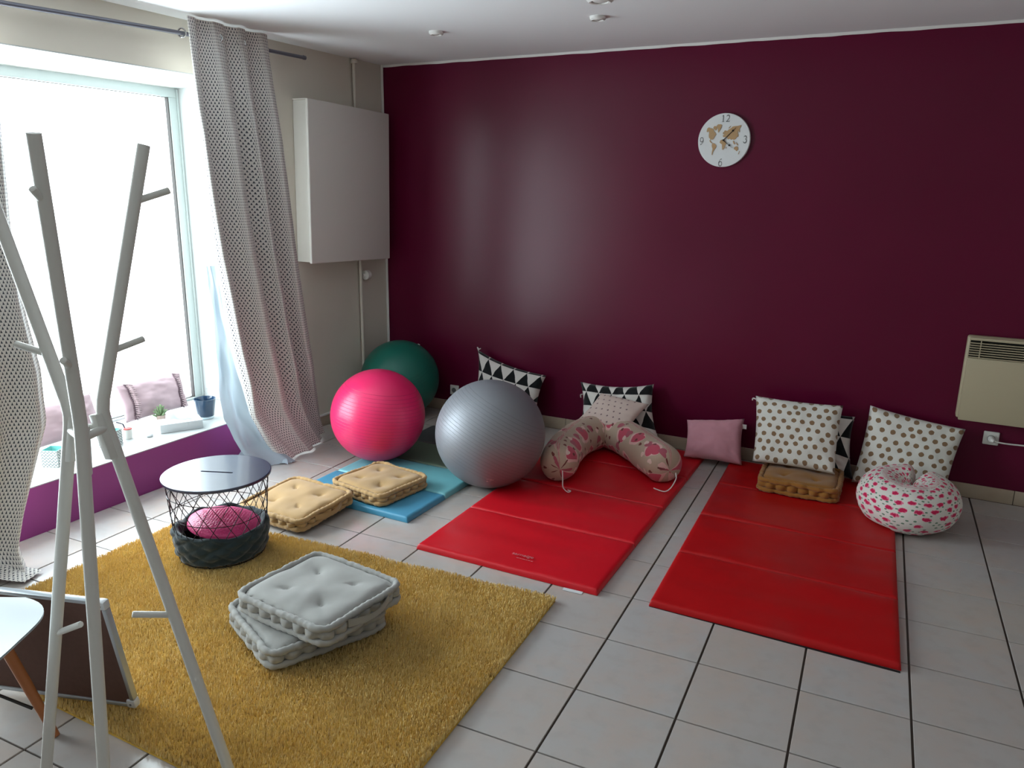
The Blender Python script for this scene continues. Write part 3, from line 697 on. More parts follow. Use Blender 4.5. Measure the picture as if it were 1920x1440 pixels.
# ------------------------------------------------------------------ exercise balls
def ball(lab, c, r, mat, squash=0.985):
    gg = G(); nu, nv = 72, 44
    def fn(u, v):
        a = 2 * pi * u; t = pi * v; z = -cos(t); k = sin(t)
        zz = z * r * squash
        if z < -0.94: zz = -0.94 * r * squash + (z + 0.94) * r * 0.72
        return (c[0] + r * k * cos(a), c[1] + r * k * sin(a), c[2] + zz)
    gg.grid(fn, nu, nv, cu=True)
    zmin = min(v[2] for v in gg.v)
    g = thing('exercise_ball', lab, 'exercise ball', (c[0], c[1], c[2]), 'inflatable exercise balls')
    o = build('shell', gg, mat, parent=g, weld=True, angle=180)
    return g, zmin
def plug(g, c, r, d):
    d = Vector(d).normalized(); p = Vector(c) + d * r
    build('valve_plug', G().tube([p - d * 0.006, p + d * 0.002, p + d * 0.003], [0.009, 0.009, 0.006], 14), 'plastic_white', parent=g)
PB = (0.793, -1.178, 0.302); g, zm = ball('shiny pink exercise ball on the blue folding mat', PB, 0.279, 'ball_pink')
SB = (1.545, -1.150, 0.300); gs, zm2 = ball('large silver-grey exercise ball standing between the blue and red mats', SB, 0.3055, 'ball_silver')
GB = (0.315, -0.292, 0.278); gg_, zm3 = ball('dark green exercise ball in the corner behind the pink ball', GB, 0.2815, 'ball_green')
plug(g, PB, 0.279, (-0.4, 0.8, 0.3)); plug(gs, SB, 0.3055, (0.3, 0.9, 0.1)); plug(gg_, GB, 0.2815, (0.3, 0.5, 0.9))
# faint printed mark low on the silver ball
def decal(d, w, h):
    d = Vector(d).normalized(); up = Vector((0, 0, 1)); s_ = d.cross(up).normalized() * -1; t_ = s_.cross(d) * -1; gg = G()
    def fn(u, v):
        q = d + s_ * ((u - .5) * w / 0.3055) + t_ * ((v - .5) * h / 0.3055); q.normalize()
        zz = q.z * 0.3055 * 0.985; return (SB[0] + q.x * 0.3065, SB[1] + q.y * 0.3065, SB[2] + zz)
    return gg.grid(fn, 4, 2)
import mathutils
dv = (Vector((3.545, -4.73, 1.63)) - Vector(SB)).normalized(); rt = Vector((0.885, 0.466, 0.014)); upv = rt.cross(-dv).normalized()
for (a, c, w, h) in ((-0.05, -0.84, 0.010, 0.009), (0.03, -0.815, 0.020, 0.004), (-0.02, -0.80, 0.028, 0.003), (0.0, -0.835, 0.012, 0.003)):
    q = dv * math.sqrt(max(0.01, 1 - a * a - c * c)) + rt * a + upv * c
    build('printed_mark', decal(q, w, h), 'print_white', parent=gs)

# ------------------------------------------------------------------ tufted floor cushions
def rsq(t, sx, sy, rr):
    """rounded rectangle perimeter, t in 0..1 -> point, outward normal"""
    hx, hy = sx / 2 - rr, sy / 2 - rr
    seg = [2 * hy, pi * rr / 2, 2 * hx, pi * rr / 2] * 2; L = sum(seg); d = (t % 1) * L; k = 0
    while d > seg[k]: d -= seg[k]; k += 1
    if k == 0: return Vector((sx / 2, -hy + d)), Vector((1, 0))
    if k == 2: return Vector((hx - d, sy / 2)), Vector((0, 1))
    if k == 4: return Vector((-sx / 2, hy - d)), Vector((-1, 0))
    if k == 6: return Vector((-hx + d, -sy / 2)), Vector((0, -1))
    cx, cy = {1: (hx, hy), 3: (-hx, hy), 5: (-hx, -hy), 7: (hx, -hy)}[k]; a = {1: 0, 3: pi / 2, 5: pi, 7: 1.5 * pi}[k] + d / rr
    n = Vector((cos(a), sin(a))); return Vector((cx, cy)) + n * rr, n
def tufted(name, lab, loc, rz, sx, sy, h, mat, seed, group, tiltx=0.0, handle=None):
    g = thing(name, lab, 'floor cushion', (0, 0, 0), group)
    NP = 176; per = 2 * (sx + sy); lobes = round(per / 0.064)
    tufts = [(-sx * 0.2, -sy * 0.2), (sx * 0.2, -sy * 0.2), (sx * 0.2, sy * 0.2), (-sx * 0.2, sy * 0.2)]
    prof = [(-0.011, -h / 2 + 0.012), (-0.002, -h / 2 + 0.02), (0.004, -h * 0.16), (0.0045, 0), (0.004, h * 0.16), (-0.002, h / 2 - 0.02), (-0.011, h / 2 - 0.012)]
    def sag(x, y, s):
        z = 0
        for tx, ty in tufts:
            d = math.hypot(x - tx, y - ty); z += 0.014 * math.exp(-(d / 0.013) ** 2) + 0.009 * math.exp(-(d / 0.045) ** 2)
        return s * (h / 2 + 0.004 - z + 0.004 * noise.noise((x * 16 + seed, y * 16, s)) + 0.008 * noise.noise((x * 6, y * 6 + seed, 2 * s)) + 0.006 * (1 - (2 * x / sx) ** 2) * (1 - (2 * y / sy) ** 2))
    vv, ff = [], []; rings = []
    for off, z in prof:
        row = []
        for i in range(NP):
            t = i / NP; p, n = rsq(t, sx - 0.02, sy - 0.02, 0.05)
            lb = abs(sin(pi * lobes * t + 0.6 * noise.noise((t * 30, seed, 0)))) ** 0.6
            k = (1 - abs(z) / (h / 2)) ; q = p + n * (off + (0.023 * lb - 0.009) * min(1, k * 2.2)); row.append(len(vv)); vv.append((q.x, q.y, z))
        rings.append(row)
    for a, c in zip(rings, rings[1:]):
        ff += [(a[i], a[(i + 1) % NP], c[(i + 1) % NP], c[i]) for i in range(NP)]
    for s, start in ((1, rings[-1]), (-1, rings[0])):
        prev = start
        for sc_ in (0.94, 0.90, 0.84, 0.76, 0.68, 0.60, 0.52, 0.44, 0.36, 0.28, 0.20, 0.12, 0.05):
            row = []
            for i in range(NP):
                p, n = rsq(i / NP, sx - 0.02, sy - 0.02, 0.05); q = p * sc_; row.append(len(vv))
                z = sag(q.x, q.y, s)
                if sc_ > 0.93: z -= s * 0.010
                elif sc_ > 0.89: z -= s * 0.004
                vv.append((q.x, q.y, z))
            ff += [(prev[i], prev[(i + 1) % NP], row[(i + 1) % NP], row[i]) for i in range(NP)]; prev = row
        ff.append(tuple(prev))
    bd_ = build('body', G().add(vv, ff, [(v[0], v[1]) for v in vv]), mat, parent=g, angle=180)
    for s in (1, -1):
        pts, rs = [], []
        for i in range(NP):
            t = i / NP; p, n = rsq(t, sx - 0.012, sy - 0.012, 0.045)
            lump = noise.noise((t * per * 22, seed, s * 3.0)); q = p + n * (0.003 * lump + 0.004 * noise.noise((t * per * 6, seed + 2, s)))
            pts.append((q.x, q.y, s * (h / 2 - 0.009) + 0.0045 * noise.noise((t * per * 8, seed + 4, s)))); rs.append(0.0125 + 0.0030 * lump + 0.0016 * sin(2 * pi * t * per / 0.030 + 3 * lump))
        build('rolled_edge', G().tube(pts, rs, 10, closed=True), mat, parent=g, angle=180)
    for tx, ty in tufts:
        build('tuft_button', G().lathe([(0.002, -0.004), (0.0075, -0.002), (0.0075, 0.001), (0.003, 0.004)], 10, tx, ty, sag(tx, ty, 1) + 0.003), mat, parent=bd_)
    if handle is not None:
        t0, t1, droop = handle; gg = G()
        def fn(u, v):
            p, n = rsq(t0 + (t1 - t0) * u, sx, sy, 0.05); bow = sin(pi * u)
            q = p + n * (0.010 + 0.028 * bow); return (q.x, q.y, 0.012 - droop * bow + (v - .5) * 0.030 * (1 - 0.3 * sin(pi * u)))
        def fn2(u, v):
            a = fn(u, v); c, n = rsq(t0 + (t1 - t0) * u, sx, sy, 0.05); return (a[0] - n.x * 0.003, a[1] - n.y * 0.003, a[2])
        gg.grid(fn, 20, 3); gg.grid(fn2, 20, 3)
        build('carry_strap', gg, mat, parent=g, angle=180)
    g.location = (loc[0], loc[1], loc[2] + h / 2 + 0.006); g.rotation_euler = (tiltx, 0, rz); return g
GRP = 'tufted square floor cushions'
tufted('floor_cushion', 'lower grey tufted cushion of the stack on the yellow rug', (1.683, -2.790, 0.030), rad(-24), 0.42, 0.455, 0.068, 'cotton_grey', 1, GRP, handle=(0.5 + 0.03, 0.5 + 0.15, 0.010))
tufted('floor_cushion', 'upper grey tufted cushion of the stack on the yellow rug', (1.728, -2.762, 0.112), rad(-5), 0.46, 0.41, 0.070, 'cotton_grey', 2, GRP, tiltx=0.0, handle=(0.035, 0.16, 0.006))
tufted('floor_cushion', 'tan tufted cushion half on the tiles in front of the blue mat', (0.888, -1.985, 0.022), rad(-1.5), 0.425, 0.40, 0.060, 'cotton_tan', 3, GRP, tiltx=rad(3.2), handle=(0.03, 0.15, 0.006))
tufted('floor_cushion', 'tan tufted cushion lying on the blue and aqua mat pads', (1.103, -1.578, 0.031), rad(-8), 0.385, 0.375, 0.062, 'cotton_tan', 4, GRP)
tufted('floor_cushion', 'dark mustard tufted cushion on the right mat below the dotted pillow', (3.105, -0.385, 0.029), rad(1), 0.415, 0.37, 0.072, 'cotton_brown', 5, GRP)

# ------------------------------------------------------------------ pillows
def pillow(name, lab, corners, th, mat, seed, group=None, cat='pillow', n=30, pinch=0.07, wr=0.010, sagk=0.0, parts=None):
    TLc, TRc, BRc, BLc = [Vector(c) for c in corners]
    W = ((TRc - TLc).length + (BRc - BLc).length) / 2; Hh = ((BLc - TLc).length + (BRc - TRc).length) / 2
    nrm = (TRc - TLc).cross(BLc - TLc).normalized()
    def pos(u, v, s):
        a, b_ = 2 * u - 1, 2 * v - 1
        ua = 0.5 + 0.5 * a * (1 - pinch * (1 - b_ * b_)); vb = 0.5 + 0.5 * b_ * (1 - pinch * (1 - a * a))
        p = TLc.lerp(TRc, ua).lerp(BLc.lerp(BRc, ua), vb)
        w = max(0, (1 - a * a) * (1 - b_ * b_)) ** 0.42
        t = th / 2 * w * (1 + sagk * b_)
        q = noise.noise((a * 2 + seed, b_ * 2, s)) * 0.8 + 0.5 * noise.noise((a * 5, b_ * 5 + seed, s + 5))
        corner = max(0, abs(a) + abs(b_) - 1.0)
        q += 0.5 * corner * sin(18 * (a - b_ * (1 if a * b_ > 0 else -1)) + seed)
        return p + nrm * (s * (t + wr * q * min(1, w * 1.5)))
    gg = G()
    for s in (1, -1): gg.grid(lambda u, v: pos(u, v, s), n, n, lambda u, v: (u * W, (1 - v) * Hh))
    o0 = base(gg)
    if parts:
        g = thing(name, lab, cat, o0, group); build('cover', gg, mat, parent=g, weld=True, angle=180); parts(g, pos); return g
    o = build(name, gg, mat, origin=o0, weld=True, angle=180); return tag(o, lab, cat, group)
def tagpart(u, v, dx, mat='cord_white', w=0.014, l=0.026):
    def f(g, pos):
        p = pos(u, v, 1); gg = G(); gg.box(p.x - 0.012, p.x + dx, p.y - 0.001, p.y + 0.001, p.z - w, p.z + w); build('sewn_tag', gg, mat, parent=g, smooth=False)
    return f
def tie(pts_list):
    def f(g, pos):
        for pts in pts_list: build('tie_ribbon', G().tube(cr(pts, 5), 0.004, 6), 'cord_white', parent=g)
    return f
TG = 'black and white triangle pillows'
pillow('pillow', 'black and white triangle pillow leaning on the wall behind the silver ball', [(0.835, -0.065, 0.505), (1.375, -0.065, 0.385), (1.388, -0.21, 0.035), (0.84, -0.21, 0.035)], 0.15, 'black_white_triangles', 1, TG, pinch=0.13, wr=0.02, parts=tie([[(0.84, -0.068, 0.50), (0.835, -0.075, 0.525), (0.85, -0.08, 0.515), (0.862, -0.075, 0.52)]]))
pillow('pillow', 'black and white triangle pillow against the wall behind the star cushion', [(1.630, -0.07, 0.375), (2.135, -0.07, 0.425), (2.265, -0.22, 0.055), (1.66, -0.20, 0.055)], 0.17, 'black_white_triangles', 2, TG, pinch=0.14, wr=0.022, parts=lambda g, pos: build('tie_ribbon', G().tube(cr([pos(0.02, 0.22, 1), pos(0, 0.24, 1) + Vector((-0.012, -0.006, -0.002)), pos(0, 0.24, 1) + Vector((-0.012, -0.006, -0.022))], 5), 0.004, 6), 'cord_white', parent=g))
pillow('pillow', 'small beige cushion with tiny stars resting on the crescent cushion', [(1.83, -0.20, 0.355), (2.15, -0.20, 0.325), (2.075, -0.40, 0.185), (1.745, -0.38, 0.205)], 0.09, 'star_print', 3, None, 'cushion', pinch=0.05, wr=0.005)
pillow('pillow', 'small plain pink cushion with a white tag leaning on the wall', [(2.365, -0.075, 0.225), (2.715, -0.075, 0.285), (2.75, -0.215, 0.035), (2.405, -0.25, 0.040)], 0.12, 'cotton_pink', 4, None, 'cushion', wr=0.013, parts=tagpart(1.0, 0.17, 0.022))
pillow('pillow', 'black and white triangle pillow mostly hidden behind the brown-dot pillow', [(2.86, -0.075, 0.43), (3.325, -0.075, 0.39), (3.362, -0.185, 0.05), (2.88, -0.16, 0.14)], 0.12, 'black_white_triangles', 5, TG, pinch=0.10, wr=0.02)
DG = 'white pillows with brown dots'
pillow('pillow', 'white pillow with brown dots standing on the mustard cushion', [(2.785, -0.17, 0.462), (3.262, -0.17, 0.470), (3.275, -0.375, 0.130), (2.835, -0.375, 0.128)], 0.13, 'brown_dots', 6, DG, wr=0.013, parts=tie([[(2.80, -0.18, 0.44), (2.772, -0.17, 0.445), (2.768, -0.17, 0.432)]]), pinch=0.045)
pillow('pillow', 'white pillow with brown dots leaning behind the flowery ring cushion', [(3.395, -0.075, 0.468), (3.872, -0.075, 0.403), (3.815, -0.21, 0.045), (3.355, -0.22, 0.050)], 0.14, 'brown_dots', 7, DG, pinch=0.045, wr=0.013)
# crescent nursing cushion
pts = cr([(1.925, -1.04, 0.125), (1.875, -0.93, 0.132), (1.83, -0.72, 0.135), (1.82, -0.50, 0.137), (1.87, -0.335, 0.138), (1.985, -0.315, 0.138), (2.11, -0.40, 0.137), (2.26, -0.54, 0.133), (2.39, -0.665, 0.128), (2.455, -0.735, 0.118)], 10)
N = len(pts)
def cresc(t):
    e = min(t, 1 - t); r = 0.108 * math.sqrt(max(0.0, 1 - max(0, 1 - e / 0.11) ** 2)) * (1 - 0.10 * math.exp(-((t - 0.49) / 0.035) ** 2)) + 0.002
    return r
g = thing('crescent_cushion', 'crescent-shaped beige nursing cushion printed with pink hearts on the red mat', 'cushion', (2.05, -0.6, 0.028))
gt = G().tube(pts, [cresc(i / (N - 1)) for i in range(N)], 28)
gt.v = [(v[0], v[1], max(0.031, v[2] + 0.006 * noise.noise((v[0] * 12, v[1] * 12, v[2] * 12)))) for v in gt.v]
build('cover', gt, 'heart_print', parent=g, angle=180)
build('drawstring', G().tube(cr([(1.955, -1.07, 0.13), (1.975, -1.11, 0.10), (1.985, -1.125, 0.06), (2.01, -1.12, 0.036), (2.02, -1.10, 0.036), (2.00, -1.095, 0.036)], 6), 0.0032, 6), 'cord_white', parent=g)
build('drawstring', G().tube(cr([(2.50, -0.765, 0.12), (2.512, -0.80, 0.10), (2.498, -0.835, 0.06), (2.47, -0.85, 0.036), (2.42, -0.84, 0.035), (2.40, -0.83, 0.035)], 6), 0.0032, 6), 'cord_white', parent=g)
# flowery ring cushion
g = thing('ring_cushion', 'puffy white ring cushion with red flowers at the edge of the right mat', 'cushion', (3.64, -0.56, 0.0))
pts, rs = [], []
for i in range(81):
    t = i / 80; a = rad(78 + 350 * t); rM = 0.121
    pts.append((3.638 + rM * cos(a), -0.560 + rM * sin(a) * 1.05, 0.132 + 0.012 * sin(a))); e = min(t, 1 - t)
    rs.append(0.120 * math.sqrt(max(0.01, 1 - max(0, 1 - e / 0.05) ** 2)))
gt = G().tube(pts, rs, 32)
def ringdef(v):
    x, y, z = v; z = z + 0.007 * noise.noise((x * 11, y * 11, z * 11))
    zf = 0.030 if x < R2(y) - 0.01 else 0.012
    return (x, y, max(z, zf))
gt.v = [ringdef(v) for v in gt.v]
build('cover', gt, 'flower_print', parent=g, angle=180)

# ------------------------------------------------------------------ shaggy rug
g = thing('shag_rug', 'mustard yellow shag rug on the tiles', 'rug', (1.45, -2.85, 0.0))
RA, RB, RC, RD = Vector((0.492, -3.515)), Vector((2.475, -3.50)), Vector((2.405, -2.135)), Vector((0.49, -2.285))
def rugp(u, v): return RA.lerp(RB, u).lerp(RD.lerp(RC, u), v)
gg = G()
def rt_(u, v):
    p = rugp(u, v); e = min(u, 1 - u, v * .7, (1 - v) * .7); return (p.x, p.y, 0.012 if e > 0.002 else 0.0015)
gg.grid(rt_, 60, 40)
build('backing', gg, 'rug_base', parent=g)
rng = random.Random(5); PV, PF = [], []
for q in range(200000):
    u, v = rng.random(), rng.random(); p = rugp(u, v); h = 0.012 + 0.006 * noise.noise((p.x * 5, p.y * 5, 0)) + rng.uniform(-.003, .005)
    a = rng.uniform(0, 2 * pi); w = rng.uniform(0.0013, 0.0024); l = rng.uniform(0.001, 0.007); la = rng.uniform(0, 2 * pi) if rng.random() < .5 else 0.8 + 2 * noise.noise((p.x * 3, p.y * 3, 5))
    dx, dy = cos(a) * w, sin(a) * w; ox, oy = cos(la) * l, sin(la) * l; k = len(PV)
    PV += [(p.x - dx, p.y - dy, 0.008), (p.x + dx, p.y + dy, 0.008), (p.x + ox + dx * .5, p.y + oy + dy * .5, 0.012 + h), (p.x + ox - dx * .5, p.y + oy - dy * .5, 0.012 + h)]; PF.append((k, k + 1, k + 2, k + 3))
me = bpy.data.meshes.new('pile'); o0 = Vector(g['_o']); me.from_pydata([(a - o0.x, b_ - o0.y, c) for a, b_, c in PV], [], PF); me.materials.append(MATS['rug_pile'])
po = bpy.data.objects.new('pile', me); COL.objects.link(po); po.parent = g; po['kind'] = 'stuff'

# ------------------------------------------------------------------ wire basket table with its contents
BX, BY, BZ = 0.925, -2.500, 0.026
g = thing('basket_table', 'round navy metal table with a wire basket body on the rug', 'table', (BX, BY, BZ))
ZT = 0.400
bm = bmesh.new(); Rt = 0.226
ov = [bm.verts.new((Rt * cos(2 * pi * i / 72), Rt * sin(2 * pi * i / 72), 0)) for i in range(72)]
sa = rad(22); sl = []
for q in range(2):
    for i in range(7):
        a = -pi / 2 + pi * i / 6 + q * pi; ox = (0.068 if q == 0 else -0.068) + 0.006 * cos(a); oy = 0.006 * sin(a)
        sl.append(bm.verts.new((ox * cos(sa) - oy * sin(sa), ox * sin(sa) + oy * cos(sa), 0)))
ed = [bm.edges.new((ov[i], ov[(i + 1) % 72])) for i in range(72)] + [bm.edges.new((sl[i], sl[(i + 1) % 14])) for i in range(14)]
bmesh.ops.triangle_fill(bm, use_beauty=True, use_dissolve=False, edges=ed)
r = bmesh.ops.extrude_face_region(bm, geom=bm.faces[:]); bmesh.ops.translate(bm, vec=(0, 0, 0.012), verts=[e for e in r['geom'] if isinstance(e, bmesh.types.BMVert)])
bmesh.ops.recalc_face_normals(bm, faces=bm.faces)
me = bpy.data.meshes.new('table_top'); bm.to_mesh(me); bm.free(); me.materials.append(MATS['navy_steel'])
o = bpy.data.objects.new('table_top', me); COL.objects.link(o); o.parent = g; o.location = (0, 0, ZT - 0.012 - BZ)
build('top_rim', G().lathe([(0.2255, -0.013), (0.2285, -0.012), (0.2295, -0.006), (0.2285, -0.001), (0.2255, 0.0003)], 72, BX, BY, ZT, caps=False), 'navy_steel', parent=g)
def bR(z): return lerp([(0, 0.182), (0.15, 0.198), (0.40, 0.218)], z)
def wire(a0, a1, n=18): return [(BX + bR(z) * cos(a), BY + bR(z) * sin(a), BZ + z) for z, a in [((ZT - 0.013 - BZ) * i / n, a0 + (a1 - a0) * i / n) for i in range(n + 1)]]
wl, wr_ = G().tube(wire(0, rad(62)), 0.0016, 6), G().tube(wire(0, rad(-62)), 0.0016, 6)
wm = [build('wire', gg, 'navy_wire', parent=g) for gg in (wl, wr_)]
# re-centre the two wire meshes on the basket axis so copies can be turned about it
for wo in wm:
    pass
NW = 18
for q in range(1, NW):
    for wo in wm:
        c = bpy.data.objects.new('wire', wo.data); COL.objects.link(c); c.parent = g; c.rotation_euler = (0, 0, 2 * pi * q / NW)
for z in (0.004, 0.10, 0.20, 0.295, 0.358):
    build('hoop', G().tube([(BX + bR(z) * cos(t), BY + bR(z) * sin(t), BZ + z + 0.004 * (sin(3 * t) if 0.05 < z < .3 else 0)) for t in [i * 2 * pi / 48 for i in range(48)]], 0.0018, 6, closed=True), 'navy_wire', parent=g)
# slate fabric bag bulging through the lower wires
def bag(u, v):
    a = 2 * pi * u; ang = u * 13
    if v < 0.06: r_, z = 0.178 * v / 0.06, 0.008
    else:
        t = (v - 0.06) / 0.94
        r_ = lerp([(0, 0.178), (0.08, 0.190), (0.3, 0.200), (0.6, 0.204), (0.78, 0.200), (0.86, 0.188), (0.92, 0.172), (1, 0.160)], t)
        z = lerp([(0, 0.008), (0.08, 0.018), (0.3, 0.055), (0.6, 0.105), (0.78, 0.135), (0.86, 0.142), (0.92, 0.132), (1, 0.09)], t)
        d1 = abs(((ang + z * 19) % 1) - .5) * 2; d2 = abs(((ang - z * 19) % 1) - .5) * 2
        if t < 0.8: r_ += 0.008 * (1 - (1 - d1) ** 3) * (1 - (1 - d2) ** 3) - 0.004
        z *= 1 + 0.16 * noise.noise((cos(a) * 2, sin(a) * 2, 1)) + 0.12 * sin(a - 0.4) * 0
        r_ += 0.010 * noise.noise((cos(a) * 3, sin(a) * 3, z * 22))
    return (BX + r_ * cos(a), BY + r_ * sin(a), BZ + z)
gg = G().grid(bag, 144, 44, cu=True)
tag(build('fabric_bag', gg, 'slate_fabric', origin=base(gg), angle=180), 'dark slate fabric bag slumped in the bottom of the wire basket', 'bag')
# pink balance cushion
g = thing('balance_cushion', 'pink inflated balance cushion with ridged rim lying in the wire basket', 'balance cushion', (BX, BY, BZ + 0.10))
pr_ = [(0.002, 0.0)] + [(0.158 * sin(t) ** 0.8 if t < pi / 2 else 0.158 * max(0.012, sin(t)) ** 0.7, 0.038 - 0.038 * cos(t)) for t in [0.15 + i * 0.17 for i in range(18)]]
pr_ = [(r_ + (0.0025 * sin(z * 700) if r_ > 0.10 and z < .058 else 0), z) for r_, z in pr_]
gg = G().lathe(pr_, 64, 0, 0, 0)
pc = build('cushion', gg, 'pink_vinyl', parent=g, origin=(0, 0, 0), angle=180)
# raised nubs on the top face
nb = G(); k = 0
for i in range(-9, 10):
    for j in range(-9, 10):
        x, y = (i + 0.5 * (j % 2)) * 0.0135, j * 0.0118; d = math.hypot(x, y)
        if d > 0.115: continue
        z = lerp([(0, 0.0755), (0.06, 0.0735), (0.09, 0.0695), (0.12, 0.063)], d)
        nb.lathe([(0.004, -0.003), (0.0034, 0.0025), (0.0016, 0.0042)], 6, x, y, z)
nbo = build('nubs', nb, 'pink_vinyl', parent=pc, origin=(0, 0, 0)); nbo['kind'] = 'stuff'
g.rotation_euler = (rad(-5), rad(7), 0); g.location = (BX + 0.012, BY + 0.004, BZ + 0.095)

# ------------------------------------------------------------------ coat rack
g = thing('coat_rack', 'white tripod coat rack with short pegs standing by the rug', 'coat rack', (1.79, -3.62, 0.0))
def ext(a, c, z):
    a, c = Vector(a), Vector(c); t = (z - c.z) / (a.z - c.z); return c + (a - c) * t
poles = {
 'm': dict(top=(1.916, -3.726, 1.723), node=(1.825, -3.649, 1.063), bot=(1.883, -3.74, 0.196)),
 'r': dict(top=(1.863, -3.43, 1.716), node=(1.79, -3.57, 1.078), bot=(1.997, -3.46, 0.031)),
 'l': dict(top=(1.551, -3.652, 1.71), node=(1.743, -3.618, 1.076), bot=(1.552, -3.703, 0.031))}
cen = Vector((1.787, -3.613, 1.03))
for k, d in poles.items():
    nd = Vector(d['node']); ft = ext(d['bot'], nd, 0.012 if k == 'r' else 0.004); d['foot'] = ft
    up_, dn = (Vector(d['top']) - nd).normalized(), (ft - nd).normalized()
    P = [Vector(d['top']), Vector(d['top']).lerp(nd, .5)] + [nd + up_ * 0.07, nd + up_ * 0.03, nd + (up_ + dn) * 0.008, nd + dn * 0.03, nd + dn * 0.07] + [nd.lerp(ft, .5), nd.lerp(ft, .8), ft]
    d['o'] = build('pole', G().tube(P, [0.0148, 0.0152] + [0.0158] * 5 + [0.0152, 0.015, 0.015], 18), 'lacquer_white', parent=g)
    build('foot_pad', G().tube([ft + Vector((0, 0, -0.0035)), ft + Vector((0, 0, -0.0005))], 0.0135, 14), 'rubber_dark', parent=d['o'])
    # joint plate along the bend, towards the middle of the rack
    inw = (cen - nd); inw.z = 0; inw.normalize(); a, c = nd + dn * 0.005 + inw * 0.010, nd + dn * 0.125 + inw * 0.008
    sd = inw.cross(dn).normalized(); gg = G(); vv = []
    for p, w in ((a, 0.022), (c, 0.022)):
        for s1, s2 in ((-1, 0), (1, 0), (1, 1), (-1, 1)): vv.append(p + sd * 0.0145 * s1 + inw * (w * s2 - 0.004))
    gg.add(vv, [(0, 1, 2, 3), (7, 6, 5, 4), (0, 4, 5, 1), (1, 5, 6, 2), (2, 6, 7, 3), (3, 7, 4, 0)])
    build('joint_plate', gg, 'lacquer_white', parent=d['o'], bevel=0.003)
def onpole(k, z):
    d = poles[k]; nd = Vector(d['node']); return ext(d['top'], nd, z) if z > nd.z else ext(d['foot'], nd, z)
def peg(k, z, tip):
    p = onpole(k, z); t = Vector(tip); dd = (t - p).normalized(); build('peg', G().tube([p + dd * 0.004, t - dd * 0.003, t - dd * 0.0008, t], [0.0085, 0.0085, 0.0078, 0.006], 12), 'lacquer_white', parent=poles[k]['o'])
peg('m', 1.585, (1.911, -3.741, 1.614)); peg('m', 1.215, (1.870, -3.699, 1.240)); peg('m', 0.50, (1.80, -3.655, 0.545))
peg('r', 1.584, (1.888, -3.389, 1.611)); peg('r', 1.224, (1.835, -3.463, 1.247)); peg('r', 0.513, (1.845, -3.59, 0.539))
peg('l', 1.545, (1.53, -3.70, 1.585)); peg('l', 1.220, (1.632, -3.664, 1.246)); peg('l', 0.46, (1.722, -3.652, 0.507))
for a, c in (('m', 'r'), ('l', 'm'), ('r', 'l')):
    p, q = onpole(a, 1.035), onpole(c, 1.035); build('cross_pin', G().tube([p, q], 0.0105, 12), 'lacquer_white', parent=g)

# ------------------------------------------------------------------ chair at the left edge
SEAT = Vector((1.322, -3.815, 0.0)); RZ = rad(28)
g = thing('dining_chair', 'white plastic shell chair with splayed wooden legs at the left edge', 'chair', tuple(SEAT))
def loc2(x, y, z): return (SEAT.x + x * cos(RZ) - y * sin(RZ), SEAT.y + x * sin(RZ) + y * cos(RZ), z)
def shell(u, v, off):
    # v: 0 front lip of the seat .. 0.55 rear of seat .. 1 top of back; u across
    a = 2 * u - 1
    if v < 0.55:
        t = v / 0.55; y = 0.24 - 0.45 * t; w = 0.225 * (1 - 0.55 * max(0, 1 - t / 0.35) ** 2.6) * (1 - 0.06 * t); z = 0.445 - 0.035 * sin(pi * min(1, t * .8)) - 0.02 * max(0, 1 - t / 0.25) ** 2
        z += 0.012 * abs(a) ** 3 * min(1, t * 2) + 0.03 * max(0, t - .8) - 0.006
    else:
        t = (v - 0.55) / 0.45; y = -0.21 - 0.06 * t - 0.05 * sin(pi * t * .5) * 0.5; w = 0.212 * (1 - 0.35 * max(0, (t - 0.6) / 0.4) ** 2); z = 0.432 + 0.40 * t
        y += 0.05 * abs(a) ** 2.5
    return loc2(a * w, y, z - off)
gg = G().grid(lambda u, v: shell(u, v, 0.0), 28, 44).grid(lambda u, v: shell(u, v, 0.007), 28, 44)
build('shell', gg, 'chair_white', parent=g, angle=180)
def chair_leg(fx, fy, tx, ty):
    build('leg', G().tube([loc2(fx, fy, 0.0), loc2(fx * .55 + tx * .45, fy * .55 + ty * .45, 0.18), loc2(tx, ty, 0.395)], [0.0115, 0.0155, 0.0165], 14), 'beech_wood', parent=g)
legs = []
fw = Vector((1.409, -3.588)) - Vector((SEAT.x, SEAT.y)); fl2 = (fw.x * cos(-RZ) - fw.y * sin(-RZ), fw.x * sin(-RZ) + fw.y * cos(-RZ))
tp = Vector((1.235, -3.670)) - Vector((SEAT.x, SEAT.y)); tl2 = (tp.x * cos(-RZ) - tp.y * sin(-RZ), tp.x * sin(-RZ) + tp.y * cos(-RZ))
chair_leg(fl2[0], fl2[1], tl2[0] + 0.02, tl2[1] + 0.02); chair_leg(-fl2[0], fl2[1], -tl2[0] - 0.02, tl2[1] + 0.02); chair_leg(fl2[0], -0.20, tl2[0] + 0.02, -0.11); chair_leg(-fl2[0], -0.20, -tl2[0] - 0.02, -0.11)
for s in (1, -1):
    build('cross_brace', G().tube([loc2(s * fl2[0] * .8, fl2[1] * .8, 0.12), loc2(0, 0, 0.33), loc2(-s * fl2[0] * .8, -0.17, 0.12)], 0.005, 8), 'black_steel', parent=g)
build('seat_mount', G().tube([loc2(-0.12, 0, 0.392), loc2(0.12, 0, 0.392)], 0.008, 8).tube([loc2(0, -0.12, 0.392), loc2(0, 0.12, 0.392)], 0.008, 8), 'black_steel', parent=g)

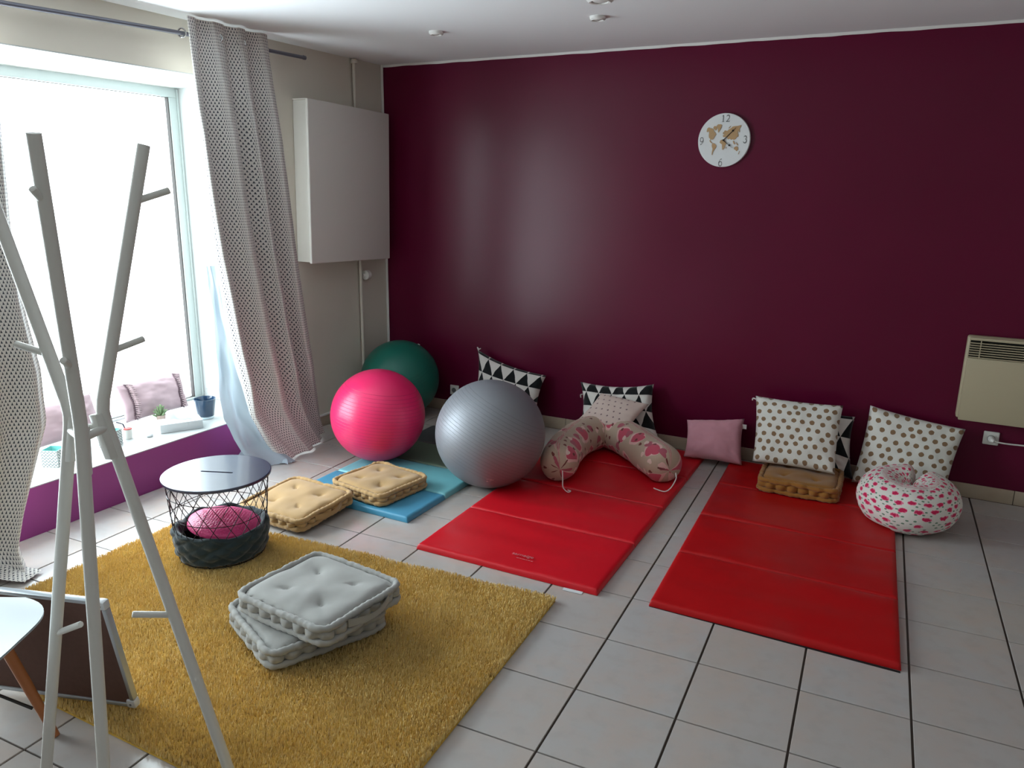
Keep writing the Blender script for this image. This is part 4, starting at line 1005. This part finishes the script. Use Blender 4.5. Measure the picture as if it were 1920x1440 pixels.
# ------------------------------------------------------------------ whiteboard standing on its edge
BR_ = Vector((1.540, -3.404, 0.030)); BL_ = BR_ + Vector((-0.52, -0.166, 0.0)); TR_ = Vector((1.518, -3.452, 0.415)); up3 = (TR_ - BR_); al = (BL_ - BR_)
g = thing('whiteboard', 'framed whiteboard standing on edge with its brown back to the camera', 'whiteboard', tuple((BR_ + BL_) / 2))
nb_ = al.normalized().cross(up3.normalized()).normalized()     # towards the camera or away
if nb_.y > 0: nb_ = -nb_
def bpnt(u, v, d): return BR_ + al * u + up3 * v + nb_ * d
def bbox(u0, u1, v0, v1, d0, d1):
    return G().add([bpnt(u, v, d) for d in (d0, d1) for u, v in ((u0, v0), (u1, v0), (u1, v1), (u0, v1))], [(0, 3, 2, 1), (4, 5, 6, 7), (0, 1, 5, 4), (1, 2, 6, 5), (2, 3, 7, 6), (3, 0, 4, 7)])
build('back_panel', bbox(0.022, 0.978, 0.03, 0.97, 0.0, 0.004), 'hardboard', parent=g, smooth=False)
build('writing_face', bbox(0.022, 0.978, 0.03, 0.97, -0.010, -0.001), 'whiteboard_face', parent=g, smooth=False)
for u0, u1, v0, v1 in ((0.05, 0.95, 0.0, 0.034), (0.05, 0.95, 0.966, 1.0), (0.0, 0.026, 0.07, 0.93), (0.974, 1.0, 0.07, 0.93)): build('frame_rail', bbox(u0, u1, v0, v1, -0.014, 0.009), 'aluminium', parent=g, bevel=0.003)
for u0, u1 in ((-0.004, 0.052), (0.948, 1.004)):
    for v0, v1 in ((-0.004, 0.072), (0.928, 1.004)):
        cc = build('corner_cap', bbox(u0, u1, v0, v1, -0.016, 0.0115), 'grey_plastic', parent=g, bevel=0.006)
        build('screw', G().tube([bpnt((u0 + u1) / 2, (v0 + v1) / 2, 0.0112), bpnt((u0 + u1) / 2, (v0 + v1) / 2, 0.0125)], 0.004, 10), 'clock_grey', parent=cc)

# ------------------------------------------------------------------ things on the window sill
Z = WZ0
def fringe(g, pos):
    for u0 in (0.13, 0.87):
        for i in range(17):
            v = 0.03 + 0.90 * i / 16; du = 0.085 if u0 > .5 else 0.075; nn = Vector((0.93, -0.35, 0.1))
            p = pos(u0, v, -1); q = pos(min(1, u0 + du), min(1, v + 0.07), -1)
            build('fringe_tassel', G().tube([p + nn * 0.004, p.lerp(q, .5) + nn * 0.012, q + nn * 0.006], [0.004, 0.0068, 0.003], 6), 'fringe_yarn', parent=g)
            p2, q2 = pos(u0 + 0.01, v + 0.028, -1), pos(min(1, u0 + du * .55), min(1, v + 0.075), -1)
            build('fringe_knot', G().tube([p2 + nn * 0.006, q2 + nn * 0.009], 0.0042, 6), 'fringe_dark', parent=g)
        bd = [pos(u0 - 0.012, 0.02 + 0.96 * i / 30, -1) + Vector((0.003, -0.001, 0)) for i in range(31)]
        build('fringe_braid', G().tube(bd, [0.004 + 0.002 * (i % 2) for i in range(31)], 6), 'fringe_dark', parent=g)
pillow('pillow', 'blush oblong pillow with fringed bands leaning on the window pane', [(-0.535, -1.945, 0.475), (-0.535, -1.480, 0.470), (-0.43, -1.520, Z + 0.025), (-0.45, -1.945, Z + 0.02)], 0.11, 'blush_linen', 11, 'blush sill pillows', parts=fringe, pinch=0.04)
pillow('pillow', 'blush pillow on the sill half hidden by the left curtain and coat rack', [(-0.53, -2.56, 0.465), (-0.53, -2.09, 0.47), (-0.44, -2.09, Z + 0.025), (-0.44, -2.58, Z + 0.02)], 0.11, 'blush_linen', 12, 'blush sill pillows', pinch=0.04)
# tissue box
c = Vector((-0.155, -1.812)); a_ = rad(60); ux, uy = Vector((cos(a_), sin(a_))), Vector((-sin(a_), cos(a_)))
g = thing('tissue_box', 'white tissue box with a tissue pulled up on the sill', 'tissue box', (c.x, c.y, Z))
def tb(hx, hy, z0, z1): return G().add([tuple(c + ux * sx * hx + uy * sy * hy) + (z,) for z in (z0, z1) for sx, sy in ((-1, -1), (1, -1), (1, 1), (-1, 1))], [(0, 3, 2, 1), (4, 5, 6, 7), (0, 1, 5, 4), (1, 2, 6, 5), (2, 3, 7, 6), (3, 0, 4, 7)])
build('carton', tb(0.115, 0.062, Z + 0.001, Z + 0.052), 'paper_white', parent=g, bevel=0.002)
def tis(u, v):
    p = c + ux * ((u - .45) * 0.13 * (1 - .3 * v)) + uy * (0.02 * sin(5 * u + 2 * v) + (v - .3) * 0.03); return (p.x, p.y, Z + 0.0525 + v * 0.055 * (1 - 0.6 * u) + 0.006 * sin(9 * u))
build('tissue', G().grid(tis, 16, 10), 'paper_white', parent=g, angle=180)
# blue glass pot
g = thing('glass_pot', 'dark blue glass pot with clear base at the right end of the sill', 'pot', (-0.192, -1.592, Z))
build('cup', G().lathe([(0.045, 0.016), (0.048, 0.020), (0.062, 0.118), (0.064, 0.124), (0.060, 0.124), (0.056, 0.112), (0.044, 0.03), (0.01, 0.026)], 36, -0.192, -1.592, Z), 'blue_glass', parent=g)
build('clear_base', G().lathe([(0.040, 0.001), (0.044, 0.003), (0.0448, 0.0155), (0.02, 0.0157)], 36, -0.192, -1.592, Z), 'clear_glass', parent=g)
# little succulent
g = thing('succulent', 'small pale succulent in a clay pot behind the tissue box', 'plant', (-0.365, -1.775, Z))
build('pot', G().lathe([(0.022, 0.001), (0.027, 0.04), (0.029, 0.042), (0.024, 0.038), (0.02, 0.03)], 20, -0.365, -1.775, Z), 'terracotta', parent=g)
for i in range(16):
    a = i * 2.4; r_ = 0.012 + 0.002 * i; hh = 0.10 - 0.0035 * i
    build('leaf', G().tube([(-0.365 + 0.004 * cos(a), -1.775 + 0.004 * sin(a), Z + 0.036), (-0.365 + r_ * .6 * cos(a), -1.775 + r_ * .6 * sin(a), Z + hh * .75), (-0.365 + r_ * cos(a), -1.775 + r_ * sin(a), Z + hh), (-0.365 + r_ * 1.25 * cos(a), -1.775 + r_ * 1.25 * sin(a), Z + hh + .006)], [0.0025, 0.005, 0.006, 0.001], 6), 'leaf_green', parent=g)
# pencil cup
g = thing('pencil_cup', 'small white cup with a dark pen and a red cap on the sill', 'cup', (-0.245, -2.085, Z))
build('cup', G().lathe([(0.020, 0.001), (0.024, 0.055), (0.022, 0.055), (0.018, 0.006), (0.004, 0.005)], 24, -0.245, -2.085, Z), 'plastic_white', parent=g)
build('pen', G().tube([(-0.245, -2.080, Z + 0.008), (-0.262, -2.098, Z + 0.085), (-0.285, -2.120, Z + 0.098)], 0.004, 8), 'pencil_dark', parent=g)
build('red_lid', G().lathe([(0.0225, 0.0555), (0.0225, 0.060), (0.014, 0.064)], 20, -0.245, -2.085, Z), 'red_plastic', parent=g)
gg = G().lathe([(0.010, 0.001), (0.017, 0.004), (0.019, 0.010), (0.015, 0.017), (0.006, 0.020)], 20, -0.172, -2.005, Z)
tag(build('round_trinket', gg, 'paper_white', origin=base(gg)), 'tiny white round trinket on the sill between cup and tissue box', 'trinket')
# woven fabric boxes
def fbox(cx, cy, s, h, rz, lab):
    g = thing('fabric_box', lab, 'box', (cx, cy, Z), 'small chevron fabric boxes'); gg = G(); gi = G()
    def P(x, y, z): return (cx + x * cos(rz) - y * sin(rz), cy + x * sin(rz) + y * cos(rz), Z + z)
    for q in range(4):
        A = [(-1, -1), (1, -1), (1, 1), (-1, 1)][q]; B = [(1, -1), (1, 1), (-1, 1), (-1, -1)][q]
        gg.add([P(A[0] * s, A[1] * s, 0.001), P(B[0] * s, B[1] * s, 0.001), P(B[0] * s, B[1] * s, h), P(A[0] * s, A[1] * s, h)], [(0, 1, 2, 3)], [(0, 0), (2 * s, 0), (2 * s, h), (0, h)])
        k = s - 0.004; gi.add([P(A[0] * k, A[1] * k, 0.006), P(B[0] * k, B[1] * k, 0.006), P(B[0] * k, B[1] * k, h), P(A[0] * k, A[1] * k, h)], [(3, 2, 1, 0)])
        gi.add([P(A[0] * s, A[1] * s, h + .0005), P(B[0] * s, B[1] * s, h + .0005), P(B[0] * k, B[1] * k, h + .0005), P(A[0] * k, A[1] * k, h + .0005)], [(0, 1, 2, 3)])
    gi.add([P(-s, -s, 0.004), P(s, -s, 0.004), P(s, s, 0.004), P(-s, s, 0.004)], [(0, 1, 2, 3)])
    build('outer_cloth', gg, 'chevron_fabric', parent=g, smooth=False); build('teal_inside', gi, 'teal_lining', parent=g, smooth=False)
fbox(-0.225, -2.205, 0.042, 0.085, rad(20), 'chevron fabric box behind the coat rack joint, near the pencil cup')
fbox(-0.195, -2.535, 0.042, 0.085, rad(25), 'chevron fabric box on the sill nearest the left curtain')

for o in list(SC.objects):
    if '_o' in o: del o['_o']
